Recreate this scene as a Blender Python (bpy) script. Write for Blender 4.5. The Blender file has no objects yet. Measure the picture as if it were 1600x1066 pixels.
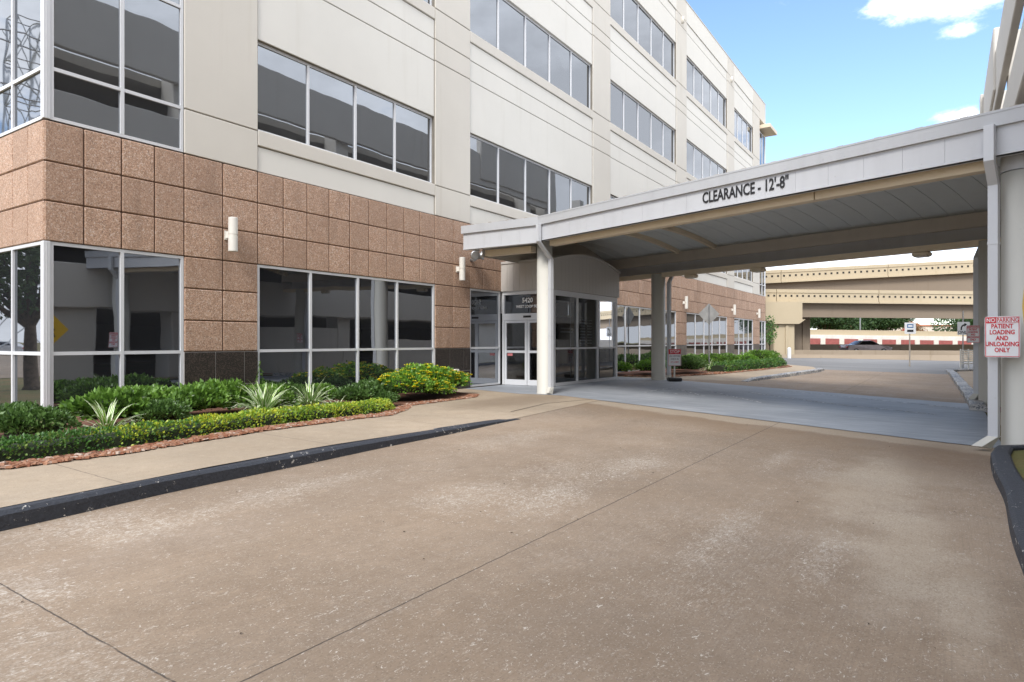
import bpy, math, random
from mathutils import Vector, Matrix, noise
R = math.radians
random.seed(7)
S = bpy.context.scene
COL = S.collection

# ------------------------------------------------------------------ camera, sky, sun
cam = bpy.data.objects.new('camera', bpy.data.cameras.new('camera'))
COL.objects.link(cam); S.camera = cam
cam.location = (0, 0, 1.45)
cam.rotation_euler = (R(90), 0, math.atan2(-1020, 680))
cam.data.sensor_width = 36; cam.data.lens = 1020 / 1600 * 36
cam.data.shift_y = 1 / 1600
cam.data.clip_end = 5000; cam.data.clip_start = 0.05

SUN = Vector((-0.80, -0.22, 0.80)).normalized()
W = bpy.data.worlds.new("World"); S.world = W; W.use_nodes = True
nt = W.node_tree; nt.nodes.clear()
def wn(t, **k):
    n = nt.nodes.new(t)
    for a, b in k.items(): setattr(n, a, b)
    return n
wo = wn('ShaderNodeOutputWorld'); bg = wn('ShaderNodeBackground'); bg.inputs['Strength'].default_value = 0.15
sky = wn('ShaderNodeTexSky', sky_type='NISHITA', sun_disc=False)
sky.sun_elevation = math.asin(SUN.z); sky.sun_rotation = math.atan2(SUN.x, SUN.y)
sky.dust_density = 0.7; sky.ozone_density = 3.2
tc = wn('ShaderNodeTexCoord')
mp = wn('ShaderNodeMapping'); mp.inputs['Scale'].default_value = (1, 1, 2.2)
mp.inputs['Location'].default_value = (0.32, 0.15, 0.0)
nz = wn('ShaderNodeTexNoise'); nz.inputs['Scale'].default_value = 2.3; nz.inputs['Detail'].default_value = 9; nz.inputs['Roughness'].default_value = .55
sep = wn('ShaderNodeSeparateXYZ')
nt.links.new(tc.outputs['Generated'], mp.inputs['Vector']); nt.links.new(mp.outputs[0], nz.inputs['Vector'])
nt.links.new(tc.outputs['Generated'], sep.inputs[0])
def wmath(op, a, b=None, c=None):
    n = wn('ShaderNodeMath', operation=op)
    for i, v in enumerate((a, b, c)):
        if v is None: continue
        if isinstance(v, (int, float)): n.inputs[i].default_value = v
        else: nt.links.new(v, n.inputs[i])
    return n.outputs[0]
def wramp(v, a, b, lo=0.0, hi=1.0):
    n = wn('ShaderNodeMapRange', interpolation_type='SMOOTHSTEP')
    n.inputs['From Min'].default_value = a; n.inputs['From Max'].default_value = b
    n.inputs['To Min'].default_value = lo; n.inputs['To Max'].default_value = hi
    nt.links.new(v, n.inputs['Value']); return n.outputs[0]
# clear gap in the cloud towards the north-east; cloud deck elsewhere, white along the horizon
gap = wn('ShaderNodeVectorMath', operation='DOT_PRODUCT')
gd = Vector((0.91, 0.10, 0.33)).normalized(); gap.inputs[1].default_value = gd
nt.links.new(tc.outputs['Generated'], gap.inputs[0])
g = wramp(gap.outputs['Value'], .88, .955, .16, -.24)
south = wn('ShaderNodeVectorMath', operation='DOT_PRODUCT'); south.inputs[1].default_value = Vector((.50, -.78, .38)).normalized()
nt.links.new(tc.outputs['Generated'], south.inputs[0])
g = wmath('ADD', g, wramp(south.outputs['Value'], .72, .93, 0, .16))
thr = wmath('ADD', wmath('MULTIPLY_ADD', nz.outputs['Fac'], 1.5, -.25), g)
def blob(px, py, rr, amt):
    t = (px - 800) / 1020; d = Vector((.8321 + .5547 * t, .5547 - .8321 * t, (534 - py) / 1020)).normalized()
    n = wn('ShaderNodeVectorMath', operation='SUBTRACT'); nt.links.new(tc.outputs['Generated'], n.inputs[0]); n.inputs[1].default_value = d
    q = wn('ShaderNodeVectorMath', operation='MULTIPLY'); nt.links.new(n.outputs[0], q.inputs[0]); q.inputs[1].default_value = (1, 1, 2.0)
    l = wn('ShaderNodeVectorMath', operation='LENGTH'); nt.links.new(q.outputs[0], l.inputs[0])
    return wramp(l.outputs['Value'], 0.0, rr, amt, 0.0)
for bl in ((1420, -8, .11, .42), (1530, -20, .13, .46), (1440, 62, .035, .24), (1490, 55, .035, .24), (1500, 180, .045, .30), (1530, 186, .03, .2)):
    thr = wmath('ADD', thr, blob(*bl))
low = wramp(sep.outputs['Z'], .10, .24, .32, 0.0)
thr = wmath('ADD', thr, low)
nz2 = wn('ShaderNodeTexNoise'); nz2.inputs['Scale'].default_value = 13; nz2.inputs['Detail'].default_value = 8; nz2.inputs['Roughness'].default_value = .65; nt.links.new(mp.outputs[0], nz2.inputs['Vector'])
thr = wmath('ADD', thr, wmath('MULTIPLY_ADD', nz2.outputs['Fac'], .9, -.45))
def dblob(v, rr, amt):
    n = wn('ShaderNodeVectorMath', operation='DISTANCE'); nt.links.new(tc.outputs['Generated'], n.inputs[0]); n.inputs[1].default_value = Vector(v).normalized()
    return wramp(n.outputs['Value'], rr * .35, rr, amt, 0.0)
for q in (((.95, -.42, .24), .34, .42), ((.86, -.45, .42), .30, .3)): thr = wmath('ADD', thr, dblob(*q))
mask = wramp(thr, .42, .78)
cr = wn('ShaderNodeMapRange'); cr.inputs['From Min'].default_value = .45; cr.inputs['From Max'].default_value = 1.25
cr.inputs['To Min'].default_value = 8.2; cr.inputs['To Max'].default_value = 4.6
nt.links.new(thr, cr.inputs['Value'])
cc = wn('ShaderNodeCombineColor'); 
nt.links.new(wmath('MULTIPLY', cr.outputs[0], .97), cc.inputs[0]); nt.links.new(wmath('MULTIPLY', cr.outputs[0], .985), cc.inputs[1]); nt.links.new(wmath('MULTIPLY', cr.outputs[0], 1.03), cc.inputs[2])
mx = wn('ShaderNodeMix', data_type='RGBA')
nt.links.new(mask, mx.inputs[0]); nt.links.new(sky.outputs[0], mx.inputs[6]); nt.links.new(cc.outputs[0], mx.inputs[7])
nt.links.new(mx.outputs[2], bg.inputs['Color']); nt.links.new(bg.outputs[0], wo.inputs['Surface'])

sun = bpy.data.objects.new('sun', bpy.data.lights.new('sun', 'SUN')); COL.objects.link(sun)
sun.data.energy = 1.5; sun.data.angle = R(16); sun.data.color = (1, .965, .91)
sun.rotation_euler = SUN.to_track_quat('Z', 'Y').to_euler()
S.view_settings.view_transform = 'Standard'; S.view_settings.look = 'None'
S.view_settings.exposure = 1.08; S.view_settings.gamma = 1
S.cycles.max_bounces = 8; S.cycles.transparent_max_bounces = 12

# ------------------------------------------------------------------ materials
class NT:
    def __init__(s, name):
        s.m = bpy.data.materials.new(name); s.m.use_nodes = True; s.t = s.m.node_tree
        s.b = s.t.nodes['Principled BSDF']; s.out = s.t.nodes['Material Output']
        s.tc = s.n('ShaderNodeTexCoord')
    def n(s, t, **k):
        x = s.t.nodes.new(t)
        for a, b in k.items(): setattr(x, a, b)
        return x
    def l(s, a, b): s.t.links.new(a, b)
    def noise(s, scale, detail=4, rough=.5, vec=None, dist=0):
        x = s.n('ShaderNodeTexNoise'); x.inputs['Scale'].default_value = scale; x.inputs['Detail'].default_value = detail
        x.inputs['Roughness'].default_value = rough; x.inputs['Distortion'].default_value = dist
        s.l(vec if vec is not None else s.tc.outputs['Object'], x.inputs['Vector']); return x.outputs['Fac']
    def vor(s, scale, feat='F1', vec=None, out='Distance'):
        x = s.n('ShaderNodeTexVoronoi', feature=feat); x.inputs['Scale'].default_value = scale
        s.l(vec if vec is not None else s.tc.outputs['Object'], x.inputs['Vector']); return x.outputs[out]
    def map(s, scale=(1, 1, 1), rot=(0, 0, 0), loc=(0, 0, 0)):
        x = s.n('ShaderNodeMapping'); x.inputs['Scale'].default_value = scale; x.inputs['Rotation'].default_value = rot; x.inputs['Location'].default_value = loc
        s.l(s.tc.outputs['Object'], x.inputs['Vector']); return x.outputs[0]
    def mr(s, v, a, b, lo=0., hi=1., smooth=True):
        x = s.n('ShaderNodeMapRange', interpolation_type='SMOOTHSTEP' if smooth else 'LINEAR')
        for k, q in zip(('From Min', 'From Max', 'To Min', 'To Max'), (a, b, lo, hi)): x.inputs[k].default_value = q
        s.l(v, x.inputs['Value']); return x.outputs[0]
    def math(s, op, a, b=None, c=None):
        x = s.n('ShaderNodeMath', operation=op)
        for i, v in enumerate((a, b, c)):
            if v is None: continue
            if isinstance(v, (int, float)): x.inputs[i].default_value = v
            else: s.l(v, x.inputs[i])
        return x.outputs[0]
    def mix(s, f, a, b):
        x = s.n('ShaderNodeMix', data_type='RGBA')
        for i, v in ((0, f), (6, a), (7, b)):
            if isinstance(v, (int, float)): x.inputs[i].default_value = v
            elif isinstance(v, tuple): x.inputs[i].default_value = (*v, 1)
            else: s.l(v, x.inputs[i])
        return x.outputs[2]
    def col(s, c):
        if isinstance(c, tuple): s.b.inputs['Base Color'].default_value = (*c, 1)
        else: s.l(c, s.b.inputs['Base Color'])
        return s
    def rough(s, r):
        if isinstance(r, (int, float)): s.b.inputs['Roughness'].default_value = r
        else: s.l(r, s.b.inputs['Roughness'])
        return s
    def bump(s, h, strength=.3, dist=.01):
        x = s.n('ShaderNodeBump'); x.inputs['Strength'].default_value = strength; x.inputs['Distance'].default_value = dist
        s.l(h, x.inputs['Height']); s.l(x.outputs[0], s.b.inputs['Normal']); return s

def plain(name, c, r=.6, metal=0, var=.12, scale=3, bump=0):
    k = NT(name); nn = k.noise(scale, 5)
    lo = tuple(max(0, v * (1 - var)) for v in c); hi = tuple(v * (1 + var) for v in c)
    k.col(k.mix(k.mr(nn, .3, .7), lo, hi)).rough(r); k.b.inputs['Metallic'].default_value = metal
    if bump: k.bump(k.noise(scale * 30, 3), bump, .004)
    return k.m

M = {}
def mat_paint_stucco(name, c, speck, dirt=.10):
    k = NT(name)
    fine = k.noise(55, 3, .7); big = k.noise(.5, 6, .6)
    streak = k.noise(1.0, 5, .6, k.map((2.2, 2.2, .16)))
    a = k.mix(k.mr(big, .3, .75), tuple(v * .95 for v in c), c)
    a = k.mix(k.mr(fine, .60, .72, 0, speck), a, tuple(v * .62 for v in c))
    a = k.mix(k.mr(streak, .56, .78, 0, dirt * 2.2), a, (c[0] * .72, c[1] * .69, c[2] * .62))
    k.col(a).rough(.85).bump(k.noise(70, 4, .6), .25, .004); return k.m
M['pilaster'] = mat_paint_stucco('cream_concrete', (.66, .625, .56), .35, .16)
M['spandrel'] = mat_paint_stucco('light_concrete', (.74, .72, .665), .12, .10)
M['groove'] = plain('groove_shadow_grey', (.20, .18, .15), .9)
M['slab'] = mat_paint_stucco('garage_concrete', (.56, .53, .48), .2, .2)

def mat_granite():
    k = NT('brown_granite')
    v = k.map((1, 1, 1)); w = k.noise(9, 2, .5)
    # squiggly split-face chips
    vor = k.vor(38, 'DISTANCE_TO_EDGE'); vd = k.noise(17, 3, .65, None, 3.2)
    grain = k.vor(60, 'F1', None, 'Color')
    sepc = k.n('ShaderNodeSeparateColor'); k.l(grain, sepc.inputs[0])
    gi = k.n('ShaderNodeNewGeometry'); tile = gi.outputs['Random Per Island']
    a = k.mix(k.mr(vd, .40, .62), (.33, .195, .125), (.64, .435, .315))
    a = k.mix(k.mr(sepc.outputs[0], .82, .95), a, (.66, .53, .44))
    a = k.mix(k.mr(sepc.outputs[1], .88, .97, 0, .55), a, (.12, .075, .055))
    a = k.mix(k.mr(tile, 0, 1, 0, .42, False), a, (.27, .17, .115)); rs = k.noise(1.2, 5, .6, k.map((1.6, 1.6, .3))); a = k.mix(k.mr(rs, .5, .75, 0, .4), a, (.20, .13, .09))
    k.col(a).rough(.75).bump(k.math('ADD', vd, k.math('MULTIPLY', w, .3)), .55, .02); return k.m
M['granite'] = mat_granite()
M['grout'] = plain('granite_joint', (.13, .075, .05), .9)
def mat_black_granite():
    k = NT('black_granite'); g1 = k.vor(90, 'F1', None, 'Color'); sp = k.n('ShaderNodeSeparateColor'); k.l(g1, sp.inputs[0])
    a = k.mix(k.mr(sp.outputs[0], .6, .95), (.025, .022, .02), (.11, .085, .07))
    st = k.noise(2.2, 5, .6, k.map((2.5, 2.5, .25)))
    a = k.mix(k.mr(st, .62, .75, 0, .5), a, (.26, .25, .24))
    k.col(a).rough(.28); return k.m
M['black_granite'] = mat_black_granite()
M['white_joint'] = plain('pale_joint', (.42, .40, .38), .8)

def mat_glass(name, base, ior, wav=.07):
    k = NT(name); k.col(base).rough(.015); k.b.inputs['IOR'].default_value = ior; k.b.inputs['Specular Tint'].default_value = (.86, .92, 1, 1)
    k.bump(k.noise(.55, 2, .5), wav, .06); return k.m
M['glass'] = mat_glass('tinted_glass', (.020, .021, .024), 3.4)
M['car_glass'] = mat_glass('car_glass', (.01, .011, .013), 1.6, 0)
def mat_clear():
    k = NT('entrance_glass'); t = k.n('ShaderNodeBsdfTransparent'); t.inputs[0].default_value = (.42, .44, .43, 1)
    gl = k.n('ShaderNodeBsdfGlossy'); gl.inputs['Roughness'].default_value = .015; gl.inputs['Color'].default_value = (.92, .95, 1, 1)
    fr = k.n('ShaderNodeFresnel'); fr.inputs['IOR'].default_value = 1.75
    ms = k.n('ShaderNodeMixShader'); k.l(fr.outputs[0], ms.inputs[0]); k.l(t.outputs[0], ms.inputs[1]); k.l(gl.outputs[0], ms.inputs[2])
    k.l(ms.outputs[0], k.out.inputs['Surface']); return k.m
M['clear'] = mat_clear()
def mat_white_metal(name, c, r=.4, dirt=.25):
    k = NT(name); st = k.noise(1.5, 6, .62, k.map((1.5, 1.5, .35))); f = k.noise(14, 4, .6)
    a = k.mix(k.mr(st, .45, .8, 0, dirt), c, tuple(v * .62 for v in c))
    a = k.mix(k.mr(f, .66, .74, 0, dirt), a, (c[0] * .5, c[1] * .44, c[2] * .36))
    k.col(a).rough(r); return k.m
M['alu'] = mat_white_metal('white_aluminium', (.66, .67, .69), .35, .12)
M['fascia'] = mat_white_metal('grey_white_fascia', (.52, .53, .55), .45, .24)
M['cap'] = mat_white_metal('grey_gutter_trim', (.46, .47, .485), .45, .28)
M['spout'] = mat_white_metal('pale_grey_downspout', (.56, .575, .60), .4, .15)
M['column'] = mat_white_metal('cream_column_paint', (.58, .565, .51), .55, .18)
M['tan'] = mat_white_metal('tan_beam_paint', (.70, .59, .43), .5, .25)
M['brown'] = mat_white_metal('brown_beam_paint', (.42, .37, .31), .6, .3)
M['deck'] = mat_white_metal('grey_blue_deck', (.64, .67, .66), .6, .15)
M['vest'] = mat_white_metal('entrance_panel', (.50, .475, .445), .5, .12)
M['silver'] = plain('galvanised_metal', (.45, .46, .47), .35, .8)
M['signback'] = plain('sign_back_metal', (.42, .42, .41), .45, .5)
M['lampwhite'] = plain('lamp_white', (.74, .72, .66), .45, 0, .06)
M['dark'] = plain('dark_plastic', (.02, .02, .02), .5)
M['void'] = plain('dark_interior', (.03, .028, .026), .9)
M['interior'] = plain('interior_wall', (.30, .27, .22), .8)
M['white'] = plain('sign_white', (.78, .79, .80), .45, 0, .05)
M['red'] = plain('sign_red', (.60, .02, .035), .45, 0, .08)
M['pinkred'] = plain('faded_red', (.62, .20, .20), .5, 0, .1)
M['yellow'] = plain('sign_yellow', (.80, .50, .02), .45, 0, .05)
M['black'] = plain('black_print', (.012, .012, .014), .5)
M['whiteprint'] = plain('white_print', (.85, .85, .85), .5, 0, .02)
M['blue'] = plain('sign_blue', (.05, .16, .38), .5)

def mat_concrete(name, c, joints=False, dirt=1., white=1.):
    k = NT(name)
    big = k.noise(.22, 5, .6); med = k.noise(1.3, 6, .65); fine = k.noise(45, 4, .7)
    broom = k.noise(1.0, 3, .6, k.map((1.6, 95, 1), (0, 0, R(-18)))) # drag of the broom
    dk = tuple(v * .80 for v in c); lt = tuple(min(1, v * 1.14) for v in c)
    a = k.mix(k.mr(big, .34, .66), dk, lt)
    a = k.mix(k.mr(med, .35, .75, 0, .30), a, (c[0] * .82, c[1] * .77, c[2] * .70))
    a = k.mix(k.mr(fine, .3, .7, 0, .22), a, tuple(v * .72 for v in c))
    a = k.mix(k.mr(broom, .48, .66, 0, .34), a, tuple(v * .68 for v in c))
    # pale worn scaling: flakes gathered in patches
    patch = k.noise(.42, 4, .65, k.map((1, 1.25, 1), (0, 0, 0), (11.3, 4.1, 0)))
    flake = k.noise(15, 6, .78, k.map((1, 3.2, 1), (0, 0, R(22))), .8)
    pm = k.math('MULTIPLY', k.mr(patch, .47, .62), k.mr(flake, .50, .60))
    a = k.mix(k.math('MULTIPLY', pm, .22 * white), a, (.60, .55, .49))
    mott = k.noise(7, 7, .75, None, .4)
    a = k.mix(k.mr(mott, .32, .50, .30, 0), a, (c[0] * .60, c[1] * .56, c[2] * .52)); a = k.mix(k.mr(mott, .54, .70, 0, .30), a, tuple(min(1, v * 1.45) for v in c))
    agg = k.vor(120, 'F1', None, 'Color'); ag = k.n('ShaderNodeSeparateColor'); k.l(agg, ag.inputs[0])
    a = k.mix(k.mr(ag.outputs[0], .80, .95, 0, .34), a, tuple(v * .45 for v in c)); a = k.mix(k.mr(ag.outputs[1], .92, .98, 0, .14), a, (.62, .58, .52))
    chips = k.noise(24, 4, .7, k.map((1, 1.8, 1), (0, 0, R(40)), (3, 8, 0)), .8)
    a = k.mix(k.math('MULTIPLY', k.mr(chips, .63, .67), k.math('MULTIPLY', k.mr(med, .42, .6, 0, .12 * white), k.mr(patch, .44, .62, .12, 1))), a, (.68, .63, .57))
    oil = k.noise(.8, 5, .7, k.map((.8, .5, 1), (0, 0, 0), (5, 2, 0)))
    a = k.mix(k.mr(oil, .62, .76, 0, .32 * dirt), a, (c[0] * .52, c[1] * .46, c[2] * .42))
    sp = k.vor(4.3, 'F1'); 
    a = k.mix(k.mr(sp, .016, .034, .6 * dirt, 0), a, (.07, .06, .055))
    # patch of pale exposed aggregate by the end of the drive
    if joints:
        sx = k.n('ShaderNodeSeparateXYZ'); k.l(k.tc.outputs['Object'], sx.inputs[0])
        X, Y = sx.outputs[0], sx.outputs[1]
        wob = k.math('MULTIPLY', k.math('SUBTRACT', k.noise(7, 4, .6), .5), .022)
        def blob(cx, cy, rx, ry, soft=.5):
            dx = k.math('DIVIDE', k.math('SUBTRACT', X, cx), rx); dy = k.math('DIVIDE', k.math('SUBTRACT', Y, cy), ry)
            d = k.math('SQRT', k.math('ADD', k.math('MULTIPLY', dx, dx), k.math('MULTIPLY', dy, dy)))
            d = k.math('ADD', d, k.math('MULTIPLY', k.math('SUBTRACT', med, .5), 1.5))
            return k.mr(d, 1 - soft, 1 + soft, 1, 0)
        fl2 = k.noise(19, 6, .80, k.map((1, 1.7, 1), (0, 0, R(35)), (2, 5, 0)), 1.6)
        grit = k.noise(40, 5, .75, k.map((1, 1.6, 1), (0, 0, R(-18))), .8)
        for cx, cy, rx, ry, am in PATCHES:
            m_ = k.mr(k.math('ADD', fl2, k.math('MULTIPLY', blob(cx, cy, rx * 1.35, ry * 1.35, .85), .115)), .600, .655)
            a = k.mix(k.math('MULTIPLY', m_, am * .62), a, (.58, .53, .465))
        for cx, cy, rx, ry, am in GRIT:
            bb = blob(cx, cy, rx * 1.1, ry * 1.1, .6); m_ = k.math('MULTIPLY', bb, k.mr(k.math('ADD', grit, k.math('MULTIPLY', bb, .12)), .52, .62, .25, 1))
            a = k.mix(k.math('MULTIPLY', m_, am * .72), a, (.52, .44, .34))
        # paler strip and brown run-off stain along the painted pad
        sd = k.math('SUBTRACT', k.math('MULTIPLY', k.math('SUBTRACT', X, 12.35), .952), k.math('MULTIPLY', k.math('ADD', Y, .72), .306))
        sdn = k.math('ADD', sd, k.math('MULTIPLY', k.math('SUBTRACT', med, .5), .9))
        st = k.math('MULTIPLY', k.mr(sdn, -2.6, -1.0, 0, 1), k.mr(sdn, -.95, -.60, 1, 0))
        a = k.mix(k.math('MULTIPLY', st, k.mr(big, .35, .6, .25, .75)), a, (.225, .155, .095))
        pl = k.math('MULTIPLY', k.mr(sdn, -.85, -.60, 0, 1), k.mr(sdn, .2, .3, 1, 0))
        a = k.mix(k.math('MULTIPLY', pl, .45), a, (.47, .40, .31))
        rust = blob(10.9, .0, 1.5, .55, .6)
        a = k.mix(k.math('MULTIPLY', rust, .55), a, (.17, .11, .065))
        tyre = k.math('MULTIPLY', k.mr(k.math('ABSOLUTE', k.math('SUBTRACT', Y, 4.9)), .1, .5, 1, 0), k.mr(big, .35, .6))
        a = k.mix(k.math('MULTIPLY', tyre, .18), a, (.20, .16, .13))
        def jt(v, at, w=.007):
            return k.math('MULTIPLY', k.mr(k.math('ABSOLUTE', k.math('ADD', k.math('SUBTRACT', v, at), wob)), w * .45, w * 1.2, 1, 0), k.mr(mott, .30, .50, .35, 1))
        j = jt(Y, 2.72, .006)
        for v, at in ((X, 1.64), (X, -4.4), (Y, -3.4)): j = k.math('MAXIMUM', j, jt(v, at, .006))
        for at in (19.9, 26.0, 32.2): j = k.math('MAXIMUM', j, jt(X, at, .010))
        a = k.mix(k.math('MULTIPLY', j, .85), a, (.045, .035, .03))
        h = k.math('SUBTRACT', k.math('MULTIPLY', fine, .5), k.math('MULTIPLY', j, 2))
    else:
        h = k.math('MULTIPLY', fine, .5)
    h = k.math('ADD', h, k.math('MULTIPLY', broom, .35))
    if not joints:
        sx = k.n('ShaderNodeSeparateXYZ'); k.l(k.tc.outputs['Object'], sx.inputs[0]); X, Y = sx.outputs[0], sx.outputs[1]; wob = k.math('MULTIPLY', k.math('SUBTRACT', k.noise(7, 4, .6), .5), .03); j = None
        for at in (.4, 3.1, 5.85, 8.6, 11.3):
            q = k.math('MULTIPLY', k.mr(k.math('ABSOLUTE', k.math('ADD', k.math('SUBTRACT', X, at), wob)), .004, .010, 1, 0), k.mr(mott, .30, .50, .3, 1)); j = q if j is None else k.math('MAXIMUM', j, q)
        a = k.mix(k.math('MULTIPLY', j, .7), a, (.09, .07, .055))
        dx = k.math('DIVIDE', k.math('SUBTRACT', X, 13.4), 2.3); dy = k.math('DIVIDE', k.math('SUBTRACT', Y, 8.9), .8)
        d = k.math('ADD', k.math('SQRT', k.math('ADD', k.math('MULTIPLY', dx, dx), k.math('MULTIPLY', dy, dy))), k.math('MULTIPLY', k.math('SUBTRACT', med, .5), 1.6))
        a = k.mix(k.mr(d, .5, 1.4, .55, 0), a, (.20, .145, .095))
    k.col(a).rough(k.mr(med, .3, .7, .72, .9)).bump(h, .35, .006); return k.m
PATCHES = [(2.66, 5.9, .45, .28, .75), (2.78, 5.45, .4, .25, .7), (3.9, 5.55, .5, .3, .45), (5.2, 4.0, .55, .3, .7), (5.5, 3.3, .55, .28, .8), (6.1, 3.4, .5, .22, .55),
           (7.75, 3.3, .75, .28, .8), (6.9, 3.95, .6, .35, .5), (5.6, 1.55, .9, .14, .6), (5.4, .75, .7, .12, .55), (8.9, 1.35, .8, .16, .5), (1.7, 4.75, .22, .35, .8), (1.4, 3.6, .3, .5, .4), (9.3, 1.9, .6, .12, .6), (4.7, 5.6, .7, .2, .5), (8.3, 5.6, 1.3, .35, .45)]
GRIT = [(8.2, .75, 1.9, .42, .62), (6.0, .25, 1.4, .30, .68), (9.6, .35, 1.2, .5, .4), (4.9, -.1, 1.0, .16, .55)]
M['drive'] = mat_concrete('driveway_concrete', (.300, .226, .160), True)
M['walk'] = mat_concrete('sidewalk_concrete', (.41, .328, .238), False, .6, .6)
M['pad'] = None
def mat_pad():
    k = NT('blue_grey_painted_concrete')
    big = k.noise(.5, 5, .6); br = k.noise(1.1, 5, .65, k.map((6.5, .7, 1), (0, 0, R(-18)))); fine = k.noise(40, 3, .6)
    a = k.mix(k.mr(big, .3, .7), (.265, .285, .315), (.35, .372, .405))
    a = k.mix(k.mr(br, .50, .74, 0, .55), a, (.62, .63, .64))
    a = k.mix(k.mr(br, .46, .28, 0, .45), a, (.17, .185, .205))
    a = k.mix(k.mr(fine, .62, .75, 0, .35), a, (.46, .45, .43))
    k.col(a).rough(.6).bump(fine, .2, .004); return k.m
M['pad'] = mat_pad()
def mat_kerb(name, base, chipc, amt):
    k = NT(name); n1 = k.noise(12, 6, .75, k.map((1, 1, 1.4)), .6); n2 = k.noise(1.1, 3, .5); n3 = k.noise(30, 4, .7)
    n = k.math('ADD', n1, k.math('MULTIPLY', n2, .28))
    a = k.mix(k.mr(n3, .3, .7, 0, .6), base, tuple(v * 1.9 for v in base))
    a = k.mix(k.mr(n, amt, amt + .03), a, chipc)
    k.col(a).rough(.62).bump(k.math('ADD', n3, k.math('MULTIPLY', n1, 1.5)), .7, .012); return k.m
M['kerb'] = mat_kerb('black_kerb_paint', (.026, .030, .040), (.60, .58, .54), .765)
M['kerb_worn'] = mat_kerb('worn_kerb_paint', (.10, .11, .13), (.50, .49, .47), .62)
def mat_asphalt():
    k = NT('asphalt'); f = k.noise(60, 3, .7); b = k.noise(.15, 4, .6, k.map((2, .4, 1)))
    a = k.mix(k.mr(b, .3, .7), (.17, .17, .172), (.25, .25, .25)); a = k.mix(k.mr(f, .4, .7, 0, .4), a, (.10, .10, .10))
    k.col(a).rough(.85); return k.m
M['asphalt'] = mat_asphalt()
def mat_grass():
    k = NT('dry_grass_ground'); b = k.noise(.6, 5, .7); f = k.noise(35, 4, .7)
    a = k.mix(k.mr(b, .35, .65), (.23, .16, .06), (.13, .15, .04)); a = k.mix(k.mr(f, .35, .7, 0, .6), a, (.10, .07, .03))
    k.col(a).rough(.95).bump(f, .6, .02); return k.m
M['grass'] = mat_grass()
M['soil'] = plain('mulch_soil', (.13, .055, .03), .95, 0, .4, 14, .6)
def mat_chip():
    k = NT('stone_and_bark_chips'); g = k.n('ShaderNodeNewGeometry'); r = g.outputs['Random Per Island']
    cr = k.n('ShaderNodeValToRGB'); k.l(r, cr.inputs[0]); e = cr.color_ramp.elements
    e[0].color = (.20, .07, .035, 1); e[1].color = (.48, .38, .31, 1); e[1].position = .97
    for p, c in ((.3, (.26, .115, .06)), (.6, (.36, .19, .115)), (.8, (.24, .12, .075))):
        x = e.new(p); x.color = (*c, 1)
    k.col(cr.outputs[0]).rough(.85); return k.m
M['chips'] = mat_chip()
def mat_leaf(name, stops, rough=.38, trans=.25):
    k = NT(name); g = k.n('ShaderNodeNewGeometry'); r = g.outputs['Random Per Island']
    big = k.noise(1.7, 3, .6)
    v = k.math('ADD', k.math('MULTIPLY', r, .62), k.math('MULTIPLY', k.mr(big, .3, .7), .38))
    cr = k.n('ShaderNodeValToRGB'); k.l(v, cr.inputs[0]); e = cr.color_ramp.elements
    e[0].position = stops[0][0]; e[0].color = (*stops[0][1], 1); e[1].position = stops[-1][0]; e[1].color = (*stops[-1][1], 1)
    for p, c in stops[1:-1]: x = e.new(p); x.color = (*c, 1)
    k.col(cr.outputs[0]).rough(rough)
    tr = k.n('ShaderNodeBsdfTranslucent'); k.l(cr.outputs[0], tr.inputs[0])
    ms = k.n('ShaderNodeMixShader'); ms.inputs[0].default_value = trans
    k.l(k.b.outputs[0], ms.inputs[1]); k.l(tr.outputs[0], ms.inputs[2]); k.l(ms.outputs[0], k.out.inputs['Surface'])
    return k.m
M['leaf_dark'] = mat_leaf('glossy_green_leaf', [(0, (.035, .085, .018)), (.45, (.125, .245, .035)), (.8, (.20, .36, .06)), (1, (.38, .48, .14))])
M['leaf_deep'] = mat_leaf('deep_green_leaf', [(0, (.025, .06, .018)), (.5, (.085, .165, .035)), (.9, (.15, .26, .08)), (1, (.30, .31, .16))])
M['leaf_yellow'] = mat_leaf('yellow_green_leaf', [(0, (.08, .18, .025)), (.4, (.24, .40, .04)), (1, (.72, .68, .06))])
M['leaf_hedge'] = mat_leaf('hedge_leaf', [(0, (.035, .09, .02)), (.6, (.08, .20, .04)), (1, (.24, .32, .07))])
M['leaf_lime'] = mat_leaf('lime_leaf', [(0, (.06, .15, .02)), (.6, (.18, .38, .045)), (1, (.40, .56, .09))])
M['leaf_blade'] = mat_leaf('cream_striped_blade', [(0, (.12, .22, .07)), (.4, (.26, .36, .16)), (.55, (.62, .64, .46)), (1, (.78, .78, .62))])
M['leaf_tree'] = mat_leaf('tree_leaf', [(0, (.022, .05, .018)), (.6, (.05, .11, .03)), (1, (.11, .18, .05))], .6)
M['leaf_autumn'] = mat_leaf('autumn_leaf', [(0, (.14, .07, .03)), (.6, (.26, .13, .05)), (1, (.34, .22, .07))], .6)
M['petal'] = plain('yellow_petal', (.88, .74, .03), .6, 0, .1)
M['petal_o'] = plain('orange_leaf', (.60, .16, .03), .6, 0, .1)
M['bark'] = plain('bark', (.09, .065, .045), .95, 0, .35, 8, .7)
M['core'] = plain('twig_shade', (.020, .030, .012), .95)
M['overpass'] = mat_paint_stucco('tan_overpass_paint', (.50, .415, .285), .1, .18)
M['girder'] = mat_paint_stucco('shaded_brown_overpass', (.24, .19, .14), .1, .2)  # brown darkened to carry the shadow bands under the decks
M['barrier'] = mat_paint_stucco('dirty_concrete_barrier', (.36, .29, .215), .3, .5)
M['redwall'] = plain('red_wall_panel', (.36, .11, .10), .7)
M['roof_or'] = plain('orange_roof', (.42, .17, .10), .8)
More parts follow.
